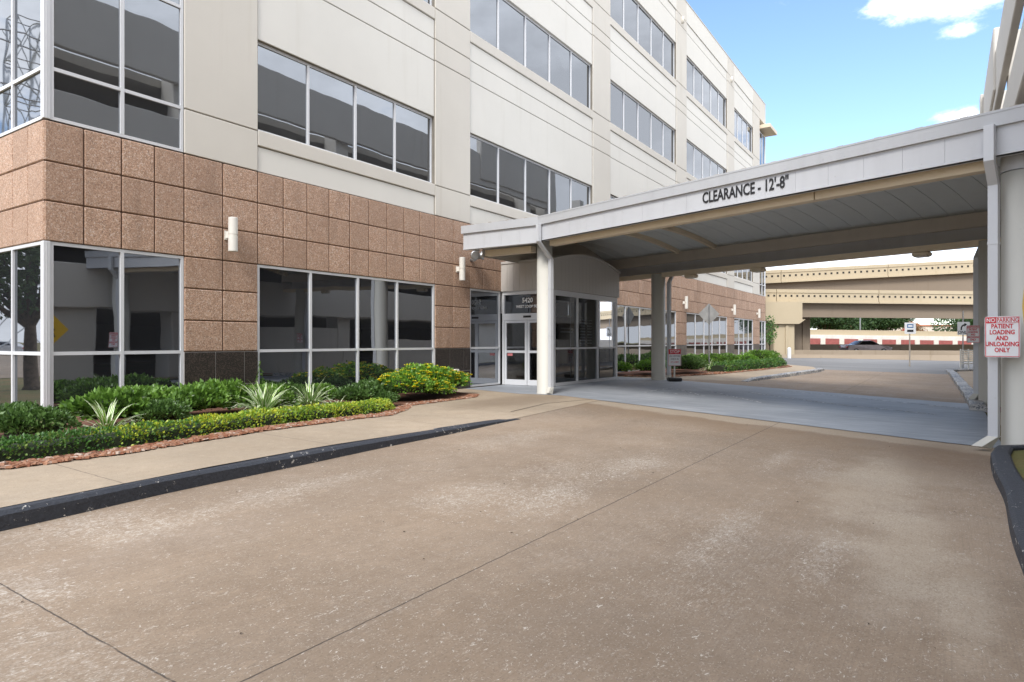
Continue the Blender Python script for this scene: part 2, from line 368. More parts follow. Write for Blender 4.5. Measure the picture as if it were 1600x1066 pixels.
M['storewall'] = plain('cream_store_wall', (.62, .54, .46), .8)
M['pinkpad'] = plain('red_tactile_pad', (.26, .10, .085), .8)
M['carpaint'] = plain('dark_car_paint', (.24, .20, .195), .25, .3)
M['carwhite'] = plain('white_car_paint', (.62, .62, .63), .25)

# ------------------------------------------------------------------ mesh helpers
def wm(o):
    m = o.matrix_basis.copy(); p = o.parent
    while p is not None: m = p.matrix_basis @ m; p = p.parent
    return m
class MB:
    def __init__(s): s.v = []; s.f = []; s.mi = []
    def face(s, pts, mi=0):
        i = len(s.v); s.v += [tuple(p) for p in pts]; s.f.append(tuple(range(i, i + len(pts)))); s.mi.append(mi)
    def hull8(s, P, mi=0):  # 0-3 bottom ccw, 4-7 top
        i = len(s.v); s.v += [tuple(p) for p in P]
        for q in ((0, 3, 2, 1), (4, 5, 6, 7), (0, 1, 5, 4), (1, 2, 6, 5), (2, 3, 7, 6), (3, 0, 4, 7)):
            s.f.append(tuple(i + a for a in q)); s.mi.append(mi)
    def box(s, x0, x1, y0, y1, z0, z1, mi=0, T=None):
        P = [(x0, y0, z0), (x1, y0, z0), (x1, y1, z0), (x0, y1, z0), (x0, y0, z1), (x1, y0, z1), (x1, y1, z1), (x0, y1, z1)]
        if T: P = [T(*p) for p in P]
        s.hull8(P, mi)
    def cbox(s, x0, x1, y0, y1, z0, z1, c=.01, mi=0, T=None):
        """box with all edges chamfered"""
        i = len(s.v); V = {}
        for a, X in ((0, (x0, x0 + c)), (1, (x1, x1 - c))):
            for b, Y in ((0, (y0, y0 + c)), (1, (y1, y1 - c))):
                for d, Z in ((0, (z0, z0 + c)), (1, (z1, z1 - c))):
                    for ax in range(3):
                        p = [X[1], Y[1], Z[1]]; p[ax] = (X, Y, Z)[ax][0]
                        V[a, b, d, ax] = len(s.v); s.v.append(tuple(T(*p)) if T else tuple(p))
        def q(*k): s.f.append(tuple(V[t] for t in k)); s.mi.append(mi)
        for e in (0, 1):
            q(*[(e, b, d, 0) for b, d in ((0, 0), (1, 0), (1, 1), (0, 1))]); q(*[(a, e, d, 1) for a, d in ((0, 0), (1, 0), (1, 1), (0, 1))]); q(*[(a, b, e, 2) for a, b in ((0, 0), (1, 0), (1, 1), (0, 1))])
            for g in (0, 1):
                q((e, g, 0, 0), (e, g, 1, 0), (e, g, 1, 1), (e, g, 0, 1)); q((e, 0, g, 0), (e, 1, g, 0), (e, 1, g, 2), (e, 0, g, 2)); q((0, e, g, 1), (1, e, g, 1), (1, e, g, 2), (0, e, g, 2))
                for h in (0, 1): q((e, g, h, 0), (e, g, h, 1), (e, g, h, 2))
    def tube(s, pts, rad, n=12, mi=0, cap=True):
        """rings along points; rad number or list"""
        pts = [Vector(p) for p in pts]; rings = []
        for k, p in enumerate(pts):
            d = (pts[min(k + 1, len(pts) - 1)] - pts[max(k - 1, 0)]).normalized()
            up = Vector((0, 0, 1)) if abs(d.z) < .9 else Vector((1, 0, 0))
            a = d.cross(up).normalized(); b = d.cross(a).normalized()
            r = rad[k] if isinstance(rad, (list, tuple)) else rad
            i = len(s.v); rings.append(i)
            for j in range(n):
                t = 2 * math.pi * j / n; s.v.append(tuple(p + a * (r * math.cos(t)) + b * (r * math.sin(t))))
        for k in range(len(rings) - 1):
            for j in range(n):
                s.f.append((rings[k] + j, rings[k] + (j + 1) % n, rings[k + 1] + (j + 1) % n, rings[k + 1] + j)); s.mi.append(mi)
        if cap:
            s.f.append(tuple(rings[0] + j for j in range(n))); s.mi.append(mi)
            s.f.append(tuple(rings[-1] + j for j in range(n))); s.mi.append(mi)
    def sweep(s, path, prof, mi=0, cap=True, hs=None):
        """prof: list of (side, up); path: xyz points, horizontal sweep. hs scales up"""
        path = [Vector(p) for p in path]; rings = []
        for k, p in enumerate(path):
            d = (path[min(k + 1, len(path) - 1)] - path[max(k - 1, 0)]); d.z = 0; d.normalize()
            nrm = Vector((-d.y, d.x, 0)); i = len(s.v); rings.append(i); h = hs[k] if hs else 1
            for a, b in prof: s.v.append(tuple(p + nrm * a + Vector((0, 0, b * h))))
        n = len(prof)
        for k in range(len(rings) - 1):
            for j in range(n):
                s.f.append((rings[k] + j, rings[k] + (j + 1) % n, rings[k + 1] + (j + 1) % n, rings[k + 1] + j)); s.mi.append(mi)
        if cap:
            s.f.append(tuple(rings[0] + j for j in range(n))); s.mi.append(mi); s.f.append(tuple(rings[-1] + j for j in range(n))); s.mi.append(mi)
    def build(s, name, mats, parent=None, smooth=False, world=True, nofix=False):
        me = bpy.data.meshes.new(name)
        off = Vector((0, 0, 0))
        if parent is not None and world: inv = wm(parent).inverted(); vs = [inv @ Vector(p) for p in s.v]
        elif parent is None and s.v:
            xs = [p[0] for p in s.v]; ys = [p[1] for p in s.v]; zs = [p[2] for p in s.v]
            vs = s.v
        else: vs = s.v
        me.from_pydata([tuple(p) for p in vs], [], s.f)
        if not isinstance(mats, (list, tuple)): mats = [mats]
        for m in mats: me.materials.append(m)
        me.polygons.foreach_set('material_index', s.mi)
        if smooth: me.polygons.foreach_set('use_smooth', [True] * len(me.polygons))
        me.update()
        o = bpy.data.objects.new(name, me); COL.objects.link(o)
        if parent is not None: o.parent = parent
        if not nofix: fix_normals(me)
        return o
import bmesh
def fix_normals(me):
    if len(me.polygons) > 4000: return
    bm = bmesh.new(); bm.from_mesh(me); bmesh.ops.recalc_face_normals(bm, faces=bm.faces); bm.to_mesh(me); bm.free()
def tag(o, label=None, cat=None, group=None, kind=None):
    if label: o['label'] = label
    if cat: o['category'] = cat
    if group: o['group'] = group
    if kind: o['kind'] = kind
    return o
def struct(o, label=None, cat=None):
    o['kind'] = 'structure'
    if label: o['label'] = label
    if cat: o['category'] = cat
    return o
def empty(name, loc, rz=0):
    o = bpy.data.objects.new(name, None); COL.objects.link(o)
    o.location = loc; o.rotation_euler = (0, 0, rz); o.empty_display_size = .2
    o.matrix_world = Matrix.Translation(loc) @ Matrix.Rotation(rz, 4, 'Z')
    return o
def copy_tree(o, parent=None):
    c = o.copy(); COL.objects.link(c); c.parent = parent
    for ch in list(o.children): copy_tree(ch, c)
    return c
def text(name, s, size, origin, xdir, nrm, m, parent, sx=1.0, ext=.004, align='CENTER', bold=0.0, fit=None):
    cu = bpy.data.curves.new(name, 'FONT'); cu.body = s; cu.size = size; cu.extrude = ext; cu.align_x = align; cu.align_y = 'CENTER'
    cu.offset = bold; cu.resolution_u = 3
    t = bpy.data.objects.new(name + '_tmp', cu); COL.objects.link(t)
    dg = bpy.context.evaluated_depsgraph_get(); me = bpy.data.meshes.new_from_object(t.evaluated_get(dg))
    COL.objects.unlink(t); bpy.data.objects.remove(t)
    if fit: xs_ = [v.co.x for v in me.vertices]; sx = fit / (max(xs_) - min(xs_))
    x = Vector(xdir).normalized(); n = Vector(nrm).normalized(); y = n.cross(x)
    mt = Matrix((x, y, n)).transposed().to_4x4(); mt.translation = Vector(origin)
    me.transform(mt @ Matrix.Diagonal((sx, 1, 1, 1)))
    if parent is not None: me.transform(wm(parent).inverted())
    me.name = name; me.materials.clear(); me.materials.append(m)
    o = bpy.data.objects.new(name, me); COL.objects.link(o); o.parent = parent
    return o

# ------------------------------------------------------------------ ground
def gz(y): return -.02 * (9 - min(9, max(0, y)))
b = MB()
ys = [-1500, -2.2, 0, 9, 1500]
for i in range(4):
    z0, z1 = gz(ys[i]) - .03, gz(ys[i + 1]) - .03
    b.face([(-1500, ys[i], z0), (1500, ys[i], z0), (1500, ys[i + 1], z1), (-1500, ys[i + 1], z1)])
struct(b.build('ground', M['grass']))
def sheet(name, poly, m, dz, zf=None, label=None):
    """flat-ish polygon draped on the ground, triangulated with splits at y=0 and y=9"""
    bm = bmesh.new(); vs = [bm.verts.new((x, y, 0)) for x, y in poly]; bm.faces.new(vs)
    for yy in (0, 9):
        bmesh.ops.bisect_plane(bm, geom=bm.verts[:] + bm.edges[:] + bm.faces[:], plane_co=(0, yy, 0), plane_no=(0, 1, 0))
    if zf:
        for xx in (2, 4, 6, 7, 8, 9, 10, 11, 12):
            bmesh.ops.bisect_plane(bm, geom=bm.verts[:] + bm.edges[:] + bm.faces[:], plane_co=(xx, 0, 0), plane_no=(1, 0, 0))
    for v in bm.verts: v.co.z = gz(v.co.y) + dz + (zf(v.co.x) if zf else 0)
    bmesh.ops.recalc_face_normals(bm, faces=bm.faces)
    me = bpy.data.meshes.new(name); bm.to_mesh(me); bm.free(); me.materials.append(m)
    o = bpy.data.objects.new(name, me); COL.objects.link(o); struct(o)
    return o
sheet('driveway', [(-40, -.6), (39, -.6), (39, 12.5), (-40, 12.5)], M['drive'], 0)
sheet('road', [(39.02, -120), (75, -120), (75, 120), (39.02, 120)], M['asphalt'], 0)
sheet('highway', [(75.05, -200), (93, -200), (93, 300), (75.05, 300)], M['asphalt'], -.004)
sheet('parking_lot', [(-120, 18), (3, 32), (3, 120), (-120, 120)], M['drive'], -.012)
KH = [(-30, .155), (4, .155), (6, .13), (8, .085), (9.6, .03), (10.6, .0), (99, 0)]
def kh(x):
    for (a, p), (c, q) in zip(KH, KH[1:]):
        if a <= x <= c: return p + (q - p) * (x - a) / (c - a)
    return 0
sheet('sidewalk', [(-30, 5.6), (2, 6.36), (5.5, 6.72), (10.6, 6.95), (15.0, 7.3), (15.6, 9.0), (16.6, 12.35), (-30, 12.3)], M['walk'], .006, kh)
sheet('far_sidewalk', [(24.4, 9.2), (25.2, 6.5), (31, 5.9), (37.7, 5.62), (42, 6.6), (45, 9), (44, 13), (24.9, 12.35)], M['walk'], .008)
sheet('entrance_pad', [(15.15, 9.9), (15.35, 8.6), (12.35, -.72), (20.75, -.72), (24.2, 9.3), (24.7, 11.2), (23.2, 12.36), (15.9, 12.36)], M['pad'], .010)
# worn white lines on the pad
def strip(name, pts, w, m, dz):
    b = MB()
    b.sweep([(x, y, gz(y) + dz) for x, y in pts], [(-w / 2, 0), (w / 2, 0), (w / 2, .001), (-w / 2, .001)]); return b.build(name, m)
def mat_worn():
    k = NT('worn_white_paint'); n = k.noise(9, 5, .7); t = k.n('ShaderNodeBsdfTransparent'); ms = k.n('ShaderNodeMixShader')
    k.col((.62, .64, .66)).rough(.8); k.l(k.mr(n, .42, .55), ms.inputs[0]); k.l(t.outputs[0], ms.inputs[1]); k.l(k.b.outputs[0], ms.inputs[2]); k.l(ms.outputs[0], k.out.inputs['Surface']); return k.m
M['worn'] = mat_worn()
pm = MB()
for pts in ([(17.9, 7.3), (20.2, 7.35), (18.0, 5.6)], [(19.6, 5.9), (17.2, 3.9)], [(20.3, 5.0), (18.3, 2.6), (17.2, .2)], [(21.8, 4.3), (19.9, .9), (19.0, -.6)], [(18.2, 6.9), (18.0, 5.6)]):
    for p, q in zip(pts, pts[1:]):
        pm.sweep([(p[0], p[1], gz(p[1]) + .014), (q[0], q[1], gz(q[1]) + .014)], [(-.05, 0), (.05, 0), (.05, .001), (-.05, .001)])
struct(pm.build('pad_markings', M['worn']))
struct(strip('paving_joint', [(11.35, 7.6), (13.3, 7.9), (15.0, 7.55)], .018, M['black'], .012))

def kerb(name, path, m, w=.27, h=.155, hs=None, lab=None):
    r = .035; prof = [(-w / 2, -.05), (-w / 2 + .008, h - r), (-w / 2 + .025, h - .018), (-w / 2 + r + .01, h), (w / 2 - .03, h + .003), (w / 2, h - .02), (w / 2, -.05)]
    P = []; H = []
    for k in range(len(path) - 1):
        a, c = path[k], path[k + 1]; n = max(1, int(math.dist(a[:2], c[:2]) / .35))
        for j in range(n):
            t = j / n; P.append((a[0] + (c[0] - a[0]) * t, a[1] + (c[1] - a[1]) * t)); H.append((a[2] + (c[2] - a[2]) * t))
    P.append(path[-1][:2]); H.append(path[-1][2])
    b = MB(); b.sweep([(x, y + .012 * math.sin(x * 2.1), gz(y) + .0) for x, y in P], [(a, max(z, -.05)) for a, z in prof], hs=H)
    o = b.build(name, m); struct(o); return o
kerb('kerb', [(-26, 5.75, 1), (2.0, 6.38, 1), (3.4, 6.54, 1), (5.5, 6.68, .86), (8.2, 6.82, .56), (9.7, 6.92, .28), (10.55, 6.97, .03)], M['kerb'])
kerb('kerb', [(25.3, 6.35, .1), (26.2, 6.25, .7), (31, 5.75, 1), (35.5, 5.42, 1), (37.6, 5.5, .8), (38.3, 5.6, .1)], M['kerb_worn'])
kerb('kerb', [(18.9, -.62, .9), (24, -.55, 1), (32, -.38, 1), (38, -.25, 1), (42, -.1, .9), (45, -1.6, .8)], M['kerb_worn'], .34)
kerb('kerb', [(11.95, -.98, .9), (11.55, -.66, 1), (10.9, -.58, 1), (8.4, -.58, 1), (5.2, -.54, 1), (-20, -.5, 1)], M['kerb'], .22)
sheet('side_pavement', [(11.9, -2.2), (11.9, -.84), (13.1, -.84), (18.0, -.84), (18.2, -.84), (18.2, -2.2)], M['walk'], .05)
sheet('side_path', [(20.2, -2.2), (20.2, -.76), (44, -.4), (44, -2.2)], M['walk'], .03)
struct(strip('tactile_pad', [(18.0, -1.3), (19.3, -1.3)], .85, M['pinkpad'], .08))
sheet('verge', [(-25, -2.2), (-25, -.5), (11.6, -.62), (11.9, -1.1), (11.9, -2.2)], M['grass'], .10)
# planting beds
def bed(name, poly, z):
    b = MB(); n = len(poly); cx = sum(p[0] for p in poly) / n; cy = sum(p[1] for p in poly) / n
    b.face([(x, y, z(x) if callable(z) else z) for x, y in poly]); o = b.build(name, M['soil']); struct(o); return o
EDGE = [(-20, 7.4), (2.7, 8.05), (3.9, 8.0), (6.0, 8.45), (9.0, 8.8), (10.2, 9.5), (11.0, 10.1), (13.5, 10.2), (14.2, 10.6), (14.6, 11.6), (14.7, 12.38)]
bm_ = MB()
for (x0, y0), (x1, y1) in zip(EDGE, EDGE[1:]):
    z0 = kh(x0) + gz(y0) + .02; z1 = kh(x1) + gz(y1) + .02
    bm_.face([(x0, y0, z0), (x1, y1, z1), (x1, 12.5, z1 + .02), (x0, 12.5, z0 + .02)])
struct(bm_.build('planting_bed', M['soil']))
bm_ = MB(); FE = [(25.0, 10.9), (25.6, 9.3), (29.2, 8.5), (35, 7.9), (40.5, 7.55), (42.6, 8.2), (43.6, 10), (43.6, 12.3)]
for (x0, y0), (x1, y1) in zip(FE, FE[1:]): bm_.face([(x0, y0, .03), (x1, y1, .03), (x1, 12.42, .06), (x0, 12.42, .06)])
struct(bm_.build('far_planting_bed', M['soil']))
rnd = random.Random(3)
def chips(name, pts, per, spread, m, zoff, smin=.02, smax=.05, label='', cat=''):
    b = MB()
    for (x0, y0), (x1, y1) in zip(pts, pts[1:]):
        L = math.dist((x0, y0), (x1, y1))
        for _ in range(int(L * per)):
            t = rnd.random(); x = x0 + (x1 - x0) * t + rnd.uniform(-.02, .02); y = y0 + (y1 - y0) * t + rnd.random() ** 1.3 * spread - .05
            z = kh(x) + gz(y) + zoff; s = rnd.uniform(smin, smax); a = rnd.random() * 6.28; h = s * rnd.uniform(.25, .6)
            c, q = math.cos(a), math.sin(a); w = s * rnd.uniform(.4, 1); dz = rnd.uniform(-.3, .3) * s
            T = lambda u, v, k: (x + c * u - q * v, y + q * u + c * v, z + k + u * dz / s)
            b.hull8([T(-s, -w * .7, 0), (T(s * .9, -w, 0)), T(s, w * .6, 0), T(-s * .7, w, 0), T(-s * .6, -w * .5, h), T(s * .7, -w * .6, h * .8), T(s * .6, w * .5, h), T(-s * .6, w * .7, h * .9)])
    o = b.build(name, m); tag(o, label, cat, None, 'stuff'); return o
chips('bark_mulch', EDGE[1:9], 260, .30, M['chips'], .02, label='orange brown stone and bark chips along the near planting bed', cat='mulch')
chips('bark_mulch', FE[0:6], 60, .7, M['chips'], .03, .03, .07, label='orange brown chips along the far planting bed beyond the canopy', cat='mulch')
# scattered bits on the drive
b = MB()
for _ in range(75):
    x = rnd.uniform(1, 14); y = rnd.uniform(-.1, 6.2); z = gz(y) + .003; s = rnd.uniform(.006, .017); a = rnd.random() * 6.28; c, q = math.cos(a) * s, math.sin(a) * s; t = .4
    b.face([(x - c, y - q, z), (x + q * t, y - c * t, z + .006), (x + c, y + q, z + .002), (x - q * t, y + c * t, z + .005)])
tag(b.build('fallen_leaves', M['bark']), 'small dry leaves and bits scattered on the driveway concrete', 'leaves', None, 'stuff')

# ------------------------------------------------------------------ office building
BX0, BX1, D = 4.67, 56.1, 12.4
office = empty('office_building', (30, 26, 0))
tag(office, 'four storey cream concrete office building with brown granite ground floor and ribbon windows', 'building')
PIL = [(7.06, 8.70), (14.57, 16.26), (24.74, 26.47), (34.92, 36.62), (44.92, 46.68), (52.03, 54.1)]
BAY = [(8.70, 14.57, 4), (16.26, 24.74, 5), (26.47, 34.92, 5), (36.62, 44.92, 5), (46.68, 52.03, 4)]
TOP = 20.85
# core body, set back behind every face
b = MB(); b.box(BX0 + .25, BX1 - .25, D + .30, 44, .0, TOP - .3); b.build('core_wall', M['void'], office)
PG = [5.13, 6.01, 9.64, 10.27, 11.17, 14.36, 14.84, 15.85, 19.16, 19.72, TOP]
for x0, x1 in PIL:
    b = MB()
    for z0, z1 in zip(PG, PG[1:]):
        b.cbox(x0 + .006, x1 - .006, D, D + .28, z0 + .012, z1 - .012 if z1 != TOP else z1, .010)
    b.build('pilaster', M['pilaster'], office)
# (the backing that shows as dark grooves between panels is cut where windows are)
b = MB()
for x0, x1 in PIL: b.box(x0 - .01, x1 + .01, D + .025, D + .27, 5.14, TOP - .02)
for x0, x1, n in BAY:
    for z0, z1 in ((5.14, 6.02), (8.0, 11.16), (13.12, 15.84), (17.92, TOP - .02)): b.box(x0 - .012, x1 + .012, D + .06, D + .265, z0, z1)
b.build('groove_backing', M['groove'], office)
for x0, x1, n in BAY:
    b = MB()
    for z0, z1 in ((5.13, 5.69), (8.0, 9.64), (9.64, 10.27), (10.27, 10.83), (13.1, 14.36), (14.36, 14.84), (14.84, 15.5), (17.9, 19.16), (19.16, 19.72)):
        b.cbox(x0 + .008, x1 - .008, D + .035, D + .24, z0 + .012, z1 - .012, .008)
    for z0, z1 in ((5.69, 6.03), (10.83, 11.17), (15.5, 15.85)):
        sb = MB(); sb.cbox(x0 + .006, x1 - .006, D - .002, D + .25, z0 + .008, z1, .012); sb.build('sill_band', M['pilaster'], office)
    b.cbox(x0 + .008, x1 - .008, D + .002, D + .24, 19.732, TOP, .008)
    b.build('spandrel_panel', M['spandrel'], office)
b = MB(); b.cbox(7.0, BX1 + .02, D - .02, D + .30, TOP + .001, TOP + .06, .01); b.build('parapet_coping', M['pilaster'], office)
for x in (15.4, 25.6, 35.8, 45.8, 25.0):
    if x == 25.0: continue
    s_ = MB(); s_.tube([(x, D - .03, 19.3), (x, D - .05, 19.34), (x, D - .05, 19.68), (x, D - .03, 19.72)], [.02, .09, .09, .02], 10); s_.build('scupper', M['pilaster'], office, True)

def window(x0, x1, z0, z1, n, y, transoms=(), fw=.055, glass='glass', mull=None, yf=None, deep=.10):
    f = MB(); yf = yf if yf is not None else y - .035
    f.box(x0, x0 + fw, yf, y + deep, z0, z1); f.box(x1 - fw, x1, yf, y + deep, z0, z1)
    f.box(x0 + fw, x1 - fw, yf, y + deep, z0, z0 + fw); f.box(x0 + fw, x1 - fw, yf, y + deep, z1 - fw, z1)
    xs = mull or [x0 + (x1 - x0) * k / n for k in range(1, n)]
    hw = .03
    for x in xs: f.box(x - hw, x + hw, yf - .002, y + deep - .01, z0 + fw, z1 - fw)
    ed = [x0 + fw] + [v for x in xs for v in (x - hw, x + hw)] + [x1 - fw]
    for t in transoms:
        for a, c in zip(ed[::2], ed[1::2]): f.box(a, c, yf + .002, y + deep - .012, t - .03, t + .03)
    o = f.build('window', M['alu'], office)
    g = MB()
    zz = [z0 + fw] + list(transoms) + [z1 - fw]
    for a, c in zip(ed[::2], ed[1::2]):
        for za, zb in zip(zz, zz[1:]):
            tw = rnd.uniform(-.004, .004); tz = rnd.uniform(-.003, .003)
            g.face([(a - .01, y + tw, za - .01), (c + .01, y - tw, za - .01), (c + .01, y - tw + tz, zb + .01), (a - .01, y + tw + tz, zb + .01)])
    gm = g.build('pane', M[glass], o, nofix=True); return o
window(4.772, 7.06, .03, 3.12, 2, D + .06, (1.25,), mull=[5.92])
for x0, x1, n in BAY:
    if x0 > 16 and x0 < 17:
        window(23.0, x1, .03, 3.12, 2, D + .06, (1.25,))
        window(x0, 17.93, .03, 3.12, 1, D + .06, (1.25,), mull=[])
        window(18.07, 22.9, 2.4, 3.12, 3, D + .06, ())
        continue
    m_ = [10.13, 11.61, 13.03] if n == 4 and x0 < 9 else None
    window(x0, x1, .03, 3.12, n, D + .06, (1.25,), mull=m_)
for x0, x1, n in BAY:
    for z0, z1 in ((6.035, 8.0), (11.175, 13.1), (15.855, 17.9)):
        window(x0 + .002, x1 - .002, z0, z1, n, D + .15, (), mull=[10.13, 11.61, 13.03] if x0 < 9 else None)
# corner glazing above the granite band
cz = (6.01, 7.97, 9.95, 11.17, 13.1, 15.0, 17.0)
window(4.772, 7.05, 5.15, 19.6, 2, D + .05, cz, mull=[5.92])
window(54.12, BX1 - .14, 5.15, 18.2, 2, D + .05, cz[:-1])
window(54.12, BX1 - .14, .03, 3.12, 2, D + .06, (1.25,))
for z0, z1 in ((.02, 3.12), (5.15, 19.6)):
    b = MB(); b.cbox(BX0, BX0 + .10, D, D + .10, z0, z1, .006); b.box(BX0 + .045, BX0 + .055, D - .004, D + .004, z0 + .01, z1 - .01); b.build('corner_post', M['alu'], office)
for z0, z1 in ((.02, 3.12), (5.15, 18.2)): b = MB(); b.cbox(BX1 - .14, BX1, D, D + .14, z0, z1, .006); b.build('corner_post', M['alu'], office)
# west end face (x = BX0), seen edge-on at the left
def west_window(y0, y1, z0, z1, ys_, tr):
    f = MB(); g = MB(); X = BX0 + .05; xa, xb = BX0 + .015, BX0 + .14; hw = .03
    f.box(xa, xb, y0, y0 + .05, z0, z1); f.box(xa, xb, y1 - .05, y1, z0, z1); f.box(xa, xb, y0 + .05, y1 - .05, z0, z0 + .055); f.box(xa, xb, y0 + .05, y1 - .05, z1 - .055, z1)
    for yy in ys_: f.box(xa - .002, xb - .01, yy - hw, yy + hw, z0 + .055, z1 - .055)
    ed = [y0 + .05] + [v for t in ys_ for v in (t - hw, t + hw)] + [y1 - .05]
    for t in tr:
        for a, c in zip(ed[::2], ed[1::2]): f.box(xa + .002, xb - .012, a, c, t - .03, t + .03)
    zz = [z0 + .055] + list(tr) + [z1 - .055]
    o = f.build('window', M['alu'], office)
    for a, c in zip(ed[::2], ed[1::2]):
        for za, zb in zip(zz, zz[1:]): g.face([(X, c + .01, za - .01), (X, a - .01, za - .01), (X, a - .01, zb + .01), (X, c + .01, zb + .01)])
    g.build('pane', M['glass'], o, nofix=True)
west_window(12.502, 20.0, .03, 3.12, [13.72, 15.0, 16.25, 17.5, 18.75], (1.25,))
west_window(12.502, 20.0, 5.15, 19.6, [13.72, 15.0, 16.25, 17.5, 18.75], cz)
b = MB()
b.cbox(BX0, BX0 + .24, 20.01, 44, 0, TOP, .01); b.build('end_wall', M['pilaster'], office)
b = MB(); b.cbox(BX1 - .24, BX1, D + .15, 44, 0.0, TOP, .01); b.build('end_wall', M['pilaster'], office); b = MB()
b.cbox(BX0, BX0 + .24, 12.66, 20.0, 19.62, TOP, .01); b.cbox(BX0, 7.05, D, D + .25, 19.62, TOP, .01)
b.build('corner_fascia', M['pilaster'], office); b = MB(); b.cbox(54.11, BX1 + .002, D, D + .28, 19.2, TOP, .01)
b.build('corner_fascia', M['pilaster'], office)
b = MB(); b.cbox(54.3, BX1 + .75, D - .75, D + 3, 18.45, 18.75, .02); b.build('corner_canopy', M['tan'], office)
# granite cladding
gr = MB(); bk = MB()
def tiles(x0, x1, z0, z1, nx, zs, mb=None, yd=0, g=.010, c=.014):
    xs = [x0 + (x1 - x0) * i / nx for i in range(nx + 1)] if isinstance(nx, int) else nx
    for a, e in zip(xs, xs[1:]):
        for p, q in zip(zs, zs[1:]):
            mb.cbox(a + g, e - g, D + yd, D + yd + .06, p + g, q - g, c)
ZU = [3.12, 3.79, 4.45, 5.13]; ZL = [1.25, 1.87, 2.5, 3.12]
tiles(4.68, 7.06, 0, 0, [4.68, 5.28, 5.9, 6.49, 7.06], ZU, gr)
for x0, x1 in PIL:
    m_ = (x0 + x1) / 2
    tiles(x0, x1, 0, 0, [x0, m_, x1], ZU, gr); tiles(x0, x1, 0, 0, [x0, m_, x1], ZL, gr)
for x0, x1, n in BAY: tiles(x0, x1, 0, 0, round((x1 - x0) / .652), ZU, gr)
tiles(54.1, BX1, 0, 0, 3, ZU, gr)
Tw = lambda u, v, z: (BX0 + v, D + u, z)
for a, e in zip([.01, .62, 1.25, 1.88, 2.5, 3.1, 3.75, 4.4, 5.0, 5.65, 6.3, 6.95], [.62, 1.25, 1.88, 2.5, 3.1, 3.75, 4.4, 5.0, 5.65, 6.3, 6.95, 7.6]):
    for p, q in zip(ZU, ZU[1:]): gr.cbox(a + .012, e - .006, .002, .06, p + .010, q - .010, .014, 0, Tw)
gr.build('granite_cladding', M['granite'], office)
bk.box(BX0 + .02, BX1 - .05, D + .025, D + .28, 3.13, 5.12); bk.box(BX0 + .025, BX0 + .25, D + .29, 20, 3.13, 5.12)
for x0, x1 in PIL: bk.box(x0 + .002, x1 - .002, D + .025, D + .28, 1.25, 3.125)
bk.build('granite_joints', M['grout'], office)
for x0, x1 in PIL:
    dj = MB(); dg_ = MB(); w = (x1 - x0) / 2.5
    for p, q in ((.0, .56), (.56, 1.245)):
        for a, e in ((x0, x0 + w), (x0 + w, x0 + 2 * w), (x0 + 2 * w, x1)): dg_.cbox(a + .006, e - .006, D - .004, D + .05, p + .006, q - .006, .003)
    dj.box(x0 + .002, x1 - .002, D + .004, D + .28, 0, 1.243); dg_.build('black_granite_base', M['black_granite'], office); dj.build('base_joints', M['white_joint'], office)
# blinds and ceilings are hidden by the tint

# wall lights
def wall_light(x, label):
    e = empty('wall_light', (x, D, 3.65))
    tag(e, label, 'wall light', 'white cylinder lights on the granite')
    b = MB(); b.tube([(x, D - .19, z) for z in (3.30, 3.31, 3.63)], [.085, .092, .092], 20); b.tube([(x, D - .19, z) for z in (3.655, 3.99, 4.0)], [.092, .092, .085], 20); b.tube([(x, D - .19, 3.63), (x, D - .19, 3.655)], .082, 20)
    b.build('lamp_shade', M['lampwhite'], e, False)
    b = MB(); b.cbox(x - .05, x + .05, D - .12, D - .008, 3.58, 3.71, .008); b.cbox(x - .075, x + .075, D - .02, D - .003, 3.55, 3.74, .004); b.build('bracket', M['lampwhite'], e)
wall_light(7.98, 'white cylinder wall light nearest the building corner, above the black granite')
wall_light(15.6, 'white cylinder wall light left of the canopy end and the flood light')
wall_light(36.0, 'white cylinder wall light first to the right of the rear left canopy column')
wall_light(46.0, 'white cylinder wall light above the far bed, middle one of three seen under the canopy')
wall_light(53.1, 'white cylinder wall light farthest away, next to the far building corner')
e = empty('outlet_box', (15.49, D, .5)); tag(e, 'small white weatherproof outlet box low on the black granite', 'outlet box')
b = MB(); b.cbox(15.40, 15.58, D - .09, D - .005, .42, .62, .012); b.build('housing', M['lampwhite'], e); b = MB(); b.cbox(15.425, 15.555, D - .12, D - .092, .45, .60, .008); b.build('cover', M['lampwhite'], e)

# ------------------------------------------------------------------ entrance vestibule
VX0, VX1, VY = 18.0, 22.85, 10.42
ves = empty('entrance_vestibule', (20.4, 11.4, 0)); tag(ves, 'glazed entrance box with arched grey metal roof and sliding doors beside the front column', 'entrance')
def zarc(x): t = (x - VX0) / (VX1 - VX0); return 4.03 + .33 * (1 - (2 * t - 1) ** 2)
b = MB(); N = 20
for k in range(N):  # arched fascia: front and side
    xa = VX0 - .06 + (VX1 - VX0 + .12) * k / N; xb = VX0 - .06 + (VX1 - VX0 + .12) * (k + 1) / N
    za, zb = zarc(max(VX0, min(VX1, xa))), zarc(max(VX0, min(VX1, xb)))
    g_ = .004
    b.hull8([(xa + g_, VY - .05, 3.12), (xb, VY - .05, 3.12), (xb, VY + .0, 3.12), (xa + g_, VY, 3.12), (xa + g_, VY - .05, za), (xb, VY - .05, zb), (xb, VY, zb), (xa + g_, VY, za)])
for k in range(8):
    ya = VY + (D - VY) * k / 8; yb = VY + (D - VY) * (k + 1) / 8
    b.box(VX0 - .06, VX0 - .01, ya + .005, yb, 3.12, 4.03); b.box(VX1 + .01, VX1 + .06, ya + .005, yb, 3.12, 4.03)
b.build('fascia', M['vest'], ves)
b = MB()
